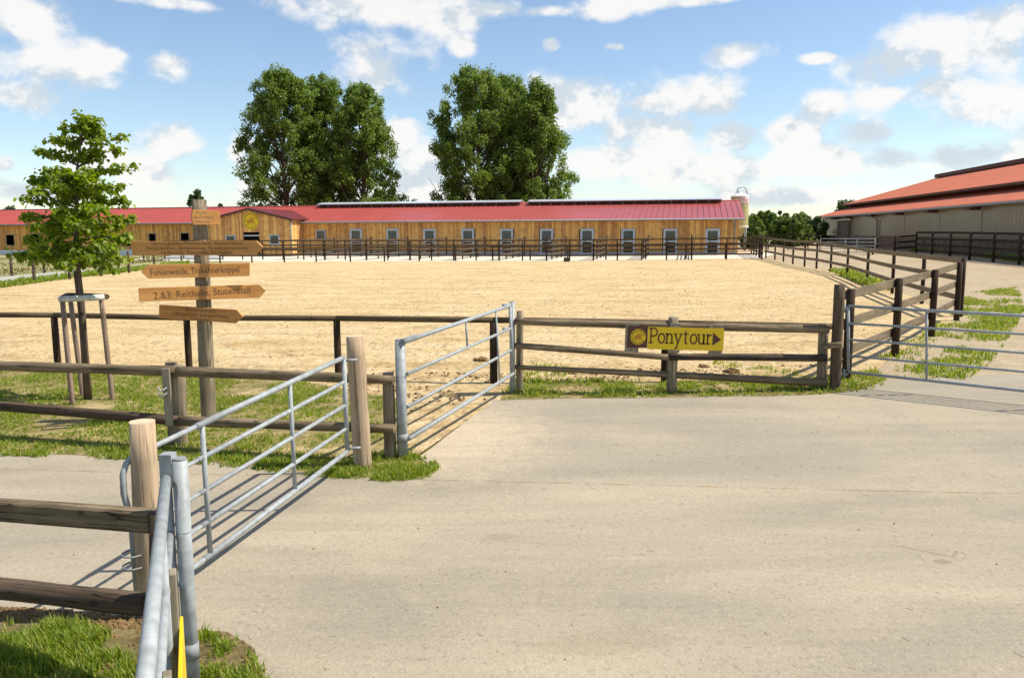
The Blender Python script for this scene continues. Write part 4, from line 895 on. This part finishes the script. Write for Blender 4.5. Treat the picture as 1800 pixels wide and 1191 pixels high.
# ------------------------------------------------------------------ timber posts and rails
def post(label, base_px, top_px, r0, r1, mat, cap=None, below=.2, d=None, name='gate_post', n=20, rough=.05, cat='post'):
    b = G(*base_px) if d is None else at(base_px[0], base_px[1], d)
    tp = at(top_px[0], top_px[1], b.y); dirp = (tp - b).normalized()
    o = log(name, b - dirp * below, tp, r0, r1, mat, None, n=n, rough=rough, cap=cap, bend=.006)
    return T(o, label, cat, 'round timber posts'), b, tp
post('pale peeled log post at the hinge of the left steel gate', (638, 820), (624, 590), 0.098, 0.092, 'log_pale', 'cut_wood')
gpost, gb_, gtp = post('pale cracked log post at the latch end of the left gate', (268, 1082), (249, 740), 0.083, 0.078, 'log_pale', 'cut_wood')
post('tall dark round post beside the right steel gate', (1467, 686), (1476, 500), 0.082, 0.078, 'log_dark', None)
def rails_fence(name, label, posts, rails, cat='fence'):
    e = thing(name, label, cat, posts[0][0])
    for (b, tp, r, mat) in posts: log('post', b - (tp - b).normalized() * .2, tp, r, r * .96, mat, e, n=14, rough=.06)
    for (a, b, r0, r1, mat) in rails: log('rail', a, b, r0, r1, mat, e, n=14, rough=.09, bend=.012)
    return e
def PP_(bpx, tpx):
    b = G(*bpx); return b, at(tpx[0], tpx[1], b.y)
# left two-rail fence
dl = 8.99
b1, t1 = PP_((320, 782), (315, 642)); b2_, t2 = PP_((686, 806), (682, 655))
lf = rails_fence('rail_fence', 'grey two rail log fence along the left road edge', [(b1, t1, .07, 'log_post'), (b2_, t2, .065, 'log_post')],
    [(at(-260, 636, 10.0), at(312, 652, b1.y - .13), .062, .058, 'log_grey'), (at(308, 653, b1.y - .12), at(692, 668, b2_.y - .13), .06, .05, 'log_grey'),
     (at(-260, 694, 10.0), at(316, 739, b1.y - .13), .062, .058, 'log_dark'), (at(310, 739, b1.y - .12), at(694, 753, b2_.y - .13), .058, .05, 'log_grey')])
bq, tq = b1 + Vector((-.10, .03, -.1)), t1 + Vector((-.10, .03, .04)); plank('post', bq, tq, .13, .06, 'log_post', lf, (1, 0, 0))
q0, q1 = at(298, 748, b1.y - .24), at(291, 647, b1.y - .24); plank('latch_board', q0, q1, .085, .03, 'batten', lf, (1, 0, 0))
for dz in (.0, .06):
    c = at(289, 684, b1.y - .28) + Vector((0, 0, -dz)); MB().tube([c + Vector((-.07, 0, .02)), c + Vector((-.03, -.02, -.02)), c + Vector((0, -.03, .0)), c + Vector((.03, .0, .02))], .009, 6).build('latch_hook', 'galvanised', lf)
# sign fence
b1, t1 = G(913, 690), None; t1 = at(914, 546, b1.y); b2_, t2 = PP_((1180, 690), (1184, 557)); b3, t3 = PP_((1444, 683), (1448, 568))
dd = .13
sf = rails_fence('rail_fence', 'weathered three rail log fence carrying the yellow sign', [(b1, t1, .055, 'log_post'), (b2_, t2, .078, 'log_post'), (b3, t3, .078, 'log_post')],
    [(at(905, 565, b1.y - dd), at(1456, 579, b3.y - dd), .050, .062, 'log_grey'), (at(905, 607, b1.y - dd), at(1192, 629, b2_.y - dd), .048, .045, 'log_grey'), (at(1176, 627, b2_.y - dd - .02), at(1452, 629, b3.y - dd), .05, .056, 'log_charred'), (at(905, 645, b1.y - dd), at(1453, 673, b3.y - dd), .036, .062, 'log_grey')])
k0 = at(1446, 609, b3.y - .16); log('peg', k0, at(1480, 605, b3.y - .28), .045, .045, 'log_grey', sf, n=12)
# near-left fence
p0 = G(285, 1215); 
nf = rails_fence('rail_fence', 'nearest log fence at the lower left picture edge', [(p0, at(281, 900, p0.y), .055, 'log_dark')], [])
for (ya, yb, r, mt) in ((899, 915, .066, 'log_grey'), (1035, 1062, .064, 'log_dark')):
    a = at(-60, ya - 8, p0.y + .55); b = at(272 if ya < 1000 else 262, yb, p0.y + .02); plank('rail', a, b, r * 1.75, .085, mt, nf) if ya < 1000 else log('rail', a, b, r, r * .95, mt, nf, n=14, rough=.09)
# near steel gate seen end on
np_ = G(340, 1215); hpost = at(306, 808, np_.y).z
steel_post('nearest galvanised post at the bottom edge left of centre', np_, hpost, .038)
zt = hpost - .03; a = at(292, 838, np_.y); v = ray(255, 1191); tt = (a.z - HCAM) / v.z; b = Vector((v.x * tt, tt, a.z)); gd = (b - a); gd.normalize(); LN = 2.6
rl = [(a + Vector((0, 0, -z)), a + gd * LN + Vector((0, 0, -z))) for z in (0, .30, .58, .86, 1.08)]
ng = steel_gate('field_gate', 'nearest galvanised gate folded towards the viewer at the bottom left', rl, [(rl[0][1], rl[-1][1], 1), (rl[0][0], rl[-1][0], 1.0), (rl[0][0] + gd * .8, rl[-1][0] + gd * .8, .8)], .026, ground(a.x, a.y))
m = MB(); m.box((0, 0, 0), (.062, .07, .17)); m.build('strap', 'galvanised', ng, Matrix.Translation(a + Vector((.015, .0, .04))))
s0 = at(303, 1003, np_.y - .62); yw = thing('direction_sign', 'yellow sign board seen edge on beside the nearest steel gate', 'sign', ground(s0.x, s0.y))
side = Vector((gd.y, -gd.x, 0)).normalized()
plank('batten', Vector((s0.x, s0.y, .1)), s0, .075, .03, 'batten', yw, gd); s1 = s0 + gd * .9; plank('batten', Vector((s1.x, s1.y, .1)), s1, .075, .03, 'batten', yw, gd)
sg = 1 if side.x > 0 else -1
c0 = s0 + side * sg * .022 + Vector((0, 0, -.25)); plank('panel', c0 - gd * .08 + Vector((0, 0, -.17)), c0 + gd * 1.3 + Vector((0, 0, -.17)), .34, .014, 'sign_yellow', yw)

# ------------------------------------------------------------------ arena front fence (single rail)
ap = [G(*p) for p in ((-330, 640), (-120, 641), (102, 644), (333, 648), (595, 660), (868, 673), (1168, 672), (1486, 664))]
ah = [at(*t, p.y).z - p.z for t, p in zip(((-330, 556), (-120, 556), (99, 557), (330, 562), (592, 563), (869, 566), (1168, 571), (1490, 578)), ap)]
fence('arena_fence', 'single rail dark fence along the near edge of the sand arena', ap, ah, [lambda i: ah[i] + .035], 'creosote', 'creosote_rail', .062, .10, .10, None, 'top')

# ------------------------------------------------------------------ yellow sign on the fence
sd = b2_.y - dd - .085
def SPt(px, py): return at(px, py, sd)
sx0, sz0 = SPt(1101, 573).x, SPt(1101, 573).z; o_ = SPt(1101, 612); ex_ = (SPt(1271, 617) - SPt(1101, 613)); tilt = math.atan2(ex_.z, ex_.x); Wd = ex_.length; Hd = SPt(1101, 573).z - o_.z
SG = Matrix.Translation(o_) @ Matrix.Rotation(-tilt, 4, 'Y')
ps = thing('direction_sign', 'yellow Ponytour sign with brown arrow on the log fence', 'sign', ground(o_.x + Wd / 2, sd))
for (a, w, ea, eb) in ((0.0, .20, .035, .055), (.66, .15, .05, .05), (1.24, .20, .045, .06)):
    m = MB(); m.box((a + w / 2 - .02, .026, Hd / 2 + (ea - eb) / 2), (w, .024, Hd + ea + eb)); m.build('batten', 'batten', ps, SG)
yx = (SPt(1138, 580) - SPt(1101, 580)).x
m = MB(); m.box(((yx + Wd) / 2, .005, Hd / 2 - .004), (Wd - yx, .012, Hd)); yp = m.build('panel', 'sign_yellow', ps, SG)
m = MB(); m.box((yx / 2 + .006, .006, Hd / 2 + .008), (yx - .02, .012, Hd - .012)); bp = m.build('logo_panel', 'sign_brown', ps, SG)
emblem(bp, SG @ Matrix.Translation((yx / 2 + .01, 0, Hd / 2 + .01)), Hd * .345, -.0005)
def stroke(m, pts, w, y=-.0015, t=.003):
    pts = [Vector((p[0], 0, p[1])) for p in pts]; k = len(m.v); n = len(pts)
    for i, p in enumerate(pts):
        d = (pts[min(i + 1, n - 1)] - pts[max(i - 1, 0)]).normalized(); q = Vector((-d.z, 0, d.x)) * w / 2
        for s, yy in ((1, y), (-1, y), (1, y - t), (-1, y - t)): m.v.append((p.x + q.x * s, yy, p.z + q.z * s))
    for i in range(n - 1):
        a = k + 4 * i; b = a + 4; m.f += [(a + 2, a + 3, b + 3, b + 2), (a, a + 2, b + 2, b), (a + 1, b + 1, b + 3, a + 3)]
    e = k + 4 * (n - 1); m.f += [(k, k + 1, k + 3, k + 2), (e, e + 2, e + 3, e + 1)]
def arc(cx, cz, rx, rz, a0, a1, n=18): return [(cx + rx * math.cos(rad(a0 + (a1 - a0) * i / n)), cz + rz * math.sin(rad(a0 + (a1 - a0) * i / n))) for i in range(n + 1)]
m = MB(); W = .155; S = .11
def serif(x, z, w=.42): stroke(m, [(x - w / 2, z), (x + w / 2, z)], S)
def glyphs():
    # unit: x-height 1, cap 1.5 ; pen moves along x
    stroke(m, [(.22, 0), (.22, 1.5)], W); serif(.22, .05, .5); serif(.12, 1.45, .3); stroke(m, [(.2, 1.45), (.55, 1.45)] + arc(.55, 1.08, .33, .37, 90, -90) + [(.2, .71)], W * .9)
    stroke(m, arc(1.38, .5, .34, .45, 0, 360, 30), W)
    x = 1.98; stroke(m, [(x, 0), (x, .98)], W); serif(x, .05); serif(x - .08, .95, .26); stroke(m, [(x, .66)] + arc(x + .28, .66, .27, .28, 180, 0) + [(x + .55, 0)], W); serif(x + .55, .05)
    x = 2.88; stroke(m, [(x, .95), (x + .32, .08)], W); stroke(m, [(x + .66, .95), (x + .32, .08), (x + .18, -.40)], W * .9); serif(x, .95, .36); serif(x + .64, .95, .36); serif(x + .12, -.42, .34)
    x = 4.02; stroke(m, [(x, 1.25), (x, .22)] + arc(x + .16, .2, .16, .16, 180, 290, 8), W); stroke(m, [(x - .2, .95), (x + .34, .95)], S)
    stroke(m, arc(4.92, .5, .34, .45, 0, 360, 30), W)
    x = 5.50; stroke(m, [(x, .95), (x, .34)] + arc(x + .27, .32, .27, .28, 180, 360) + [(x + .54, .95)], W); serif(x - .08, .95, .26); stroke(m, [(x + .54, .98), (x + .54, 0)], W); serif(x + .46, .95, .26); serif(x + .62, .05, .26)
    x = 6.46; stroke(m, [(x, 0), (x, .98)], W); serif(x + .04, .05, .46); serif(x - .08, .95, .26); stroke(m, [(x, .62)] + arc(x + .26, .64, .26, .27, 170, 55, 10), W)
glyphs()
u = (SPt(1252, 600).x - SPt(1141, 600).x) / 6.95; zb_ = Hd * .26; uz = u * 1.14
lm = m.mesh('lettering', False)
for v in lm.vertices: v.co = Vector((yx + .016 + v.co.x * u, v.co.y, zb_ + v.co.z * uz))
link('lettering', lm, 'sign_brown', yp, SG)
m = MB(); ax = SPt(1252, 600).x - o_.x; m.prism([(ax, Hd * .22), (ax + .125, Hd * .49), (ax, Hd * .80)], -.0015, -.0045); m.build('arrow', 'sign_brown', yp, SG)

# ------------------------------------------------------------------ signpost
sb_, st_ = PP_((367, 738), (350, 351))
spo = thing('signpost', 'grey timber signpost with five wooden arrow boards', 'signpost', sb_)
log('post', sb_ - Vector((0, 0, .2)), st_, .098, .092, 'log_post', spo, n=18, rough=.03, cap='cut_wood')
def board(poly, yaw, texts, size, push=.12, tilt=0.0):
    d = sb_.y - push; mid = at(352 + (poly[0][1] - 350) * .043, sum(p[1] for p in poly) / len(poly), d)
    M = Matrix.Translation(mid) @ Matrix.Rotation(yaw, 4, 'Z'); MI = M.inverted(); nb = M.to_3x3() @ Vector((0, 1, 0))
    pl = lambda x, y: MI @ plane_hit(x, y, mid, nb)
    loc = [(pl(x, y).x, pl(x, y).z) for x, y in poly]
    mm = MB(); mm.prism(loc, -.018, .018); me = mm.mesh('board'); bm = bmesh.new(); bm.from_mesh(me); bmesh.ops.bevel(bm, geom=bm.edges[:], offset=.003, segments=1, affect='EDGES'); bm.to_mesh(me); bm.free()
    o = link('board', me, 'sign_wood', spo, M)
    xs = [q[0] for q in loc]; zs2 = [q[1] for q in loc]
    for (body, px, py, wpx) in texts:
        me = text_mesh(body, 1.0, 0.0); w = max(v.co.x for v in me.vertices) - min(v.co.x for v in me.vertices)
        c = pl(px, py); k = (pl(px + wpx / 2, py).x - pl(px - wpx / 2, py).x) / w
        for v in me.vertices: v.co = Vector((v.co.x * k, -.0195, v.co.y * size - size * .33)) 
        MT = M @ Matrix.Translation((c.x, 0, c.z)) @ Matrix.Rotation(-tilt, 4, 'Y')
        t = link('lettering', me, 'engraving', o, MT)
    for dz in (-.045, .045):
        mm = MB(); mm.tube([(0, -.017, dz), (0, -.024, dz)], .007, 8); mm.build('screw', 'galvanised', o, M)
    return o
def faded_lines(o):                                        # weathered, unreadable lettering: only its strokes remain
    rng = random.Random(5); m = MB()
    for (z, w) in ((.062, .13), (.005, .27), (-.052, .19)):
        x = -w / 2 + .02
        while x < w / 2 + .02:
            h = rng.uniform(.010, .024); m.box((x, -.0195, z + rng.uniform(-.004, .004)), (rng.choice((.004, .010, .012)), .002, h)); x += rng.uniform(.011, .02)
    M = Matrix.Translation(sb_) @ Matrix.Translation(o.location) @ o.rotation_quaternion.to_matrix().to_4x4()
    m.build('lettering', 'faded_ink', o, M)
plain('faded_ink', (0.30, 0.16, 0.07), 0.8)
top_board = board([(338, 368), (386.5, 371), (386, 395), (339, 395), (336, 382)], rad(40), [], .062, .15)
faded_lines(top_board)
board([(231, 424), (451.5, 423.5), (462.5, 434), (450, 448.5), (234, 448.5)], rad(-4), [('Servicepunkt-Ponyverleih, Reiterlebnis', 347, 427.5, 162), ('Streichelzoo, Spielwelten, Kreativschmiede', 347, 435.7, 178), ('Hofküche, Ponyvilla, Parkplatz', 347, 443.6, 126)], .060)
board([(247.7, 477.5), (261, 465), (439, 461.5), (439, 485), (261, 489.5)], rad(20), [('Fohlenweide, Trakehnerkoppel', 344, 475.5, 156)], .115, .13, rad(1.2))
board([(243.5, 506), (455, 500), (467, 510.5), (456, 523), (244.5, 530)], rad(28), [('2.&3. Reithalle, Stutenstall', 357, 514, 170)], .125, .14, rad(1.8))
board([(281, 535.6), (417, 544), (428, 556), (415, 567.8), (280.5, 558.7)], rad(-8), [('Showreithalle', 354, 545.2, 56), ('Hauptstall, Longierhalle', 354, 553, 96), ('Toiletten', 354, 560.8, 36)], .060, .12, rad(-3.2))

# ------------------------------------------------------------------ trees
def quads_mesh(name, P, U, V_):
    """diamond leaves: centre P, half axes U and V (numpy N x 3)"""
    N = len(P); co = np.empty((N, 4, 3), np.float32)
    co[:, 0] = P - U; co[:, 1] = P + V_ * .62 - U * .1; co[:, 2] = P + U; co[:, 3] = P - V_ * .62 - U * .1
    me = bpy.data.meshes.new(name); me.vertices.add(N * 4); me.loops.add(N * 4); me.polygons.add(N)
    me.vertices.foreach_set('co', co.reshape(-1)); me.loops.foreach_set('vertex_index', np.arange(N * 4, dtype=np.int32))
    me.polygons.foreach_set('loop_start', np.arange(0, N * 4, 4, dtype=np.int32)); me.polygons.foreach_set('loop_total', np.full(N, 4, np.int32))
    me.update(); me.validate(); return me
def leaf_cloud(name, centres, radii, per, size, rng, droop=0.2, up=0.35):
    C = np.repeat(np.array(centres), per, 0); Rr = np.repeat(np.array(radii), per, 0); N = len(C)
    d = rng.normal(size=(N, 3)); d /= np.linalg.norm(d, axis=1)[:, None]; rr = rng.random(N) ** 0.45
    P = C + d * (Rr * rr)[:, None] * np.array([1, 1, 1.05])
    nrm = d * .6 + rng.normal(size=(N, 3)) * .6 + np.array([0, 0, up]); nrm /= np.linalg.norm(nrm, axis=1)[:, None]
    t = rng.normal(size=(N, 3)); t -= (t * nrm).sum(1)[:, None] * nrm; t /= np.linalg.norm(t, axis=1)[:, None]; t[:, 2] -= droop * .0
    b = np.cross(nrm, t); s = size * rng.uniform(.6, 1.25, N)
    return quads_mesh(name, P, t * s[:, None], b * s[:, None])
def branch_tree(name, label, base, h, env, seed, limbs, nclump, per, leaf, clump_r, mat, trunk_r, group=None, lean=0.0, cat='tree', trunk_top=.9, bark='bark', spread=.55):
    """env(t)-> crown radius at relative height t (0..1)."""
    rng = np.random.default_rng(seed); e = thing(name, label, cat, base, 0, group); base = Vector(base)
    m = MB(); pts = [base + Vector((lean * t * h + .15 * math.sin(t * 7 + seed), .12 * math.cos(t * 5 + seed), t * h * trunk_top - .3)) for t in np.linspace(0, 1, 9)]
    m.tube(pts, [trunk_r * (1 - .9 * t) for t in np.linspace(0, 1, 9)], 8)
    tips = []
    for i in range(limbs):
        t0 = .03 + .80 * (i / limbs) ** 1.0; k = int(t0 * 8); p = pts[k].lerp(pts[min(8, k + 1)], t0 * 8 - k); a = i * 2.4 + rng.random()
        t1 = min(.97, t0 + rng.uniform(.16, .34)); R = env(t1) * rng.uniform(.45, 1.08)
        q = base + Vector((lean * t1 * h + math.cos(a) * R, math.sin(a) * R, t1 * h)); mid = p.lerp(q, .45) + Vector((math.cos(a), math.sin(a), 0)) * R * .14
        m.tube([p, mid, q], [trunk_r * .38 * (1 - t0 * .6), trunk_r * .22 * (1 - t0 * .6), .02], 5); tips.append((mid, q))
    m.build('trunk', bark, e, None, True)
    C = []; RR = []
    while len(C) < nclump:
        if rng.random() < spread and tips:
            a_, b_ = tips[rng.integers(len(tips))]; p = a_.lerp(b_, rng.random() ** .6) + Vector(rng.normal(size=3) * clump_r * .8)
        else:
            t = rng.random(); a = rng.random() * 6.283; R = env(t) * (.45 + .55 * rng.random() ** .4)
            p = base + Vector((lean * t * h + math.cos(a) * R, math.sin(a) * R, t * h))
        t = (p.z - base.z) / h
        if t < 0.02 or t > 1.0: continue
        lim = env(t) * (0.95 + .45 * mnoise.noise(Vector((math.atan2(p.y - base.y, p.x - base.x) * 1.6, t * 7, seed))))
        if math.hypot(p.x - base.x - lean * t * h, p.y - base.y) > max(.3, lim): continue
        C.append(tuple(p)); RR.append(clump_r * rng.uniform(.55, 1.25))
    link('crown', leaf_cloud('crown', C, RR, per, leaf, rng), mat, e); return e
def prof(pts):
    xs = [p[0] for p in pts]; ys = [p[1] for p in pts]; return lambda t: float(np.interp(t, xs, ys))
PD_ = 100.0
def pop(px, toppx, w_px, seed, label, y=PD_, k=1.0, pr=None):
    top = at(px, toppx, y); b = ground(top.x, y); R = w_px * 1.12 / FPX * y
    env = prof([(a_, b_ * 1.15) for a_, b_ in pr] if pr else [(0, .55 * R), (.12, .80 * R), (.30, 1.0 * R), (.55, .98 * R), (.75, .80 * R), (.90, .52 * R), (1, .16 * R)])
    branch_tree('poplar_tree', label, b, top.z - b.z, env, seed, 54, int(560 * k), 92, .15, 0.72, 'leaf_poplar', .42, 'tall poplars behind the stable', spread=.86)
BROAD = [(0, .62), (.12, .82), (.35, 1.0), (.6, 1.0), (.78, .86), (.9, .64), (1, .28)]
br_ = lambda w, y: [(a_, b_ * w / 1400 * y) for a_, b_ in BROAD]
pop(494, 125, 72, 1, 'leftmost tall dark poplar behind the porch of the stable', 99, 1.3, br_(72, 99))
pop(566, 134, 52, 2, 'second tall poplar from the left, between two others in its clump', 103, .95, br_(52, 103))
pop(634, 148, 76, 3, 'shorter broad poplar at the right of the left clump', 99, 1.1, [(0, 55/1400*99), (.15, 76/1400*99), (.30, 82/1400*99), (.5, 60/1400*99), (.75, 50/1400*99), (.92, 30/1400*99), (1, 8/1400*99)])
pop(838, 122, 78, 4, 'broad poplar at the left of the right clump', 99, 1.35, br_(78, 99))
pop(896, 132, 50, 5, 'middle poplar of the right clump, partly hidden', 103, .9, br_(50, 103))
pop(944, 142, 54, 6, 'rightmost poplar with pointed top behind the stable roof', 98, 1.0, [(0, 45/1400*98), (.15, 58/1400*98), (.35, 60/1400*98), (.55, 52/1400*98), (.78, 34/1400*98), (.92, 20/1400*98), (1, 5/1400*98)])
def bush(px, toppx, w_px, y, seed, label, mat='leaf_shrub', cat='bush', name='shrub', n=70, leaf=.2, group='bushes beyond the yard'):
    top = at(px, toppx, y); b = ground(top.x, y); R = w_px / FPX * y; h = top.z - b.z
    branch_tree(name, label, b, h, prof([(0, .8 * R), (.3, R), (.65, .9 * R), (.9, .5 * R), (1, .2 * R)]), seed, 8, n, 80, leaf, max(.45, R * .22), mat, .12, group, cat=cat, trunk_top=.7)
bush(1322, 384, 20, 88, 31, 'bright green bush next to the silo', 'leaf_shrub')
bush(1347, 373, 26, 94, 32, 'yellow green rounded bush right of the silo bush', 'leaf_shrub')
bush(1376, 384, 24, 90, 33, 'low green bush in the middle of the hedge row', 'leaf_shrub')
bush(1402, 378, 30, 90, 34, 'large leafy bush left of the dark one by the hall', 'leaf_shrub')
bush(1432, 381, 24, 98, 35, 'dark bush against the far corner of the riding hall', 'leaf_hedge')
bush(1376, 370, 16, 150, 36, 'distant round dark tree above the bushes', 'leaf_hedge', 'tree', 'distant_tree', 40, .3)
bush(1418, 380, 14, 150, 37, 'distant low tree beside the riding hall roof', 'leaf_hedge', 'tree', 'distant_tree', 30, .3)
bush(1495, 355, 40, 112, 41, 'tree crown showing above the far end of the hall roof', 'leaf_hedge', 'tree', 'distant_tree', 60, .25)
bush(350, 337, 26, 130, 38, 'tree top showing over the stable roof behind the signpost', 'leaf_hedge', 'tree', 'distant_tree', 36, .3)
bush(388, 353, 9, 130, 39, 'small tree top over the roof right of the signpost', 'leaf_hedge', 'tree', 'distant_tree', 20, .3)
bush(12, 364, 26, 130, 40, 'distant tree tops over the stable roof at the left edge', 'leaf_hedge', 'tree', 'distant_tree', 40, .3)

# ------------------------------------------------------------------ young linden with stakes
def linden():
    base = G(155, 702); d = base.y; rng = np.random.default_rng(12)
    e = thing('linden_tree', 'young bright green linden tree tied between wooden stakes', 'tree', base)
    P_ = lambda px, py, dd=0.0: at(px, py, d + dd)
    trunk = [base - Vector((0, 0, .1)), P_(149, 620), P_(143, 540), P_(136, 480), P_(133, 440), P_(136, 385), P_(134, 320), P_(138, 270), P_(148, 212)]
    m = MB(); m.tube(trunk, [.060, .052, .050, .052, .040, .030, .022, .014, .005], 10)
    # branches: start on trunk (px,py) -> tip (px,py) with depth offset
    br = [((135, 462), (60, 452, -.5)), ((135, 458), (215, 455, .3)), ((135, 452), (22, 450, .2)), ((134, 445), (120, 470, -.8)), ((134, 445), (180, 470, -.6)), ((135, 430), (40, 420, -.3)), ((135, 425), (228, 420, -.2)),
          ((135, 415), (90, 410, .8)), ((135, 410), (190, 415, .7)), ((136, 400), (45, 380, .1)), ((136, 395), (240, 385, .1)), ((136, 385), (100, 375, -.8)), ((136, 380), (180, 370, -.7)), ((135, 365), (55, 350, -.2)),
          ((135, 360), (225, 355, .2)), ((135, 350), (120, 345, .7)), ((135, 345), (60, 315, .1)), ((134, 335), (205, 330, -.3)), ((134, 330), (225, 295, .1)), ((134, 322), (85, 300, .3)), ((134, 315), (150, 310, -.6)),
          ((134, 305), (75, 335, -.5)), ((135, 295), (208, 262, .1)), ((135, 290), (80, 268, 0)), ((136, 280), (200, 238, -.1)), ((137, 262), (100, 245, .1)), ((138, 258), (165, 232, .2)), ((140, 245), (165, 214, 0)), ((142, 240), (128, 222, -.1)), ((148, 225), (150, 208, 0)), ((135, 470), (100, 462, .6)), ((135, 470), (160, 462, .5)), ((135, 440), (75, 440, -.7)), ((135, 440), (205, 440, -.5)), ((136, 390), (140, 400, -.9)), ((135, 340), (110, 330, -.5)), ((135,330),(170,345,.5)), ((136,400),(215,400,.5)), ((136,400),(70,400,.5))]
    V = []; F = []
    def leaf(p, s, dirn, nrm):
        dirn = dirn.normalized(); side = dirn.cross(nrm).normalized(); n2 = side.cross(dirn); k = len(V); c = -.12
        out = [(0, .0), (.28, .46), (.62, .40), (1.0, 0), (.62, -.40), (.28, -.46)]
        for (l, w) in out: V.append(tuple(p + dirn * l * s + side * w * s + n2 * (abs(w) * .35 - l * l * .18) * s))
        F.extend([(k, k + 1, k + 2, k + 3), (k, k + 3, k + 4, k + 5)])
    for (s0, t0) in br:
        a = P_(*s0); b = P_(t0[0], t0[1], t0[2]); L = (b - a).length; mid = a.lerp(b, .5) + Vector((0, 0, .05 * L + .02))
        m.tube([a, mid, b], [.014 + .006 * L, .009, .003], 6)
        nt_ = int(4 + 7 * L)
        for k in range(nt_ + 1):
            u = 1.0 if k == nt_ else .18 + .8 * (k + rng.random()) / nt_
            p = a.lerp(mid, u * 2) if u < .5 else mid.lerp(b, u * 2 - 1)
            az_ = rng.random() * 6.283; tl = rng.uniform(.10, .26) * (1.15 - .5 * u)
            q = p + Vector((math.cos(az_), math.sin(az_) , rng.uniform(-.15, .35))) * tl
            m.tube([p, q], [.004, .002], 4)
            for i in range(int(13 + 40 * tl)):
                c = p.lerp(q, rng.random() ** .6) + Vector(rng.normal(size=3) * .034)
                a2 = rng.random() * 6.283; dr = Vector((math.cos(a2), math.sin(a2), rng.uniform(-1.2, .0))); nr = Vector((rng.normal() * .45 + .2, rng.normal() * .45, 1))
                leaf(c, rng.uniform(.045, .092), dr, nr)
    o = m.build('trunk', 'bark', e, None, True)
    me = bpy.data.meshes.new('crown'); me.from_pydata(V, [], F); me.update(); link('crown', me, 'leaf_linden', e)
    st = thing('tree_stake_frame', 'wooden stake tripod with half round rails round the linden trunk', 'tree stake', G(128, 712))
    tops = []
    for (bx, tx) in (((127.5, 712), (110, 530)), ((146, 697), (124, 530)), ((198, 703), (178, 526))):
        b = G(*bx); t = at(tx[0], tx[1], b.y); log('stake', b - (t - b).normalized() * .2, t, .036, .034, 'stake', st, n=12, rough=.05); tops.append(t)
    c1, c2, c3 = at(103, 526, tops[0].y - .05), at(183, 522, tops[2].y - .05), at(119, 519, tops[1].y + .45)
    for (a, b, mt) in ((c1, c2, 'lichen'), (c3 + Vector((0, 0, 0)), c2 + Vector((0, .08, .0)), 'log_dark'), (c1 + Vector((0, .06, 0)), c3, 'log_dark')): log('rail', a, b, .042, .042, mt, st, n=12, rough=.06)
linden()
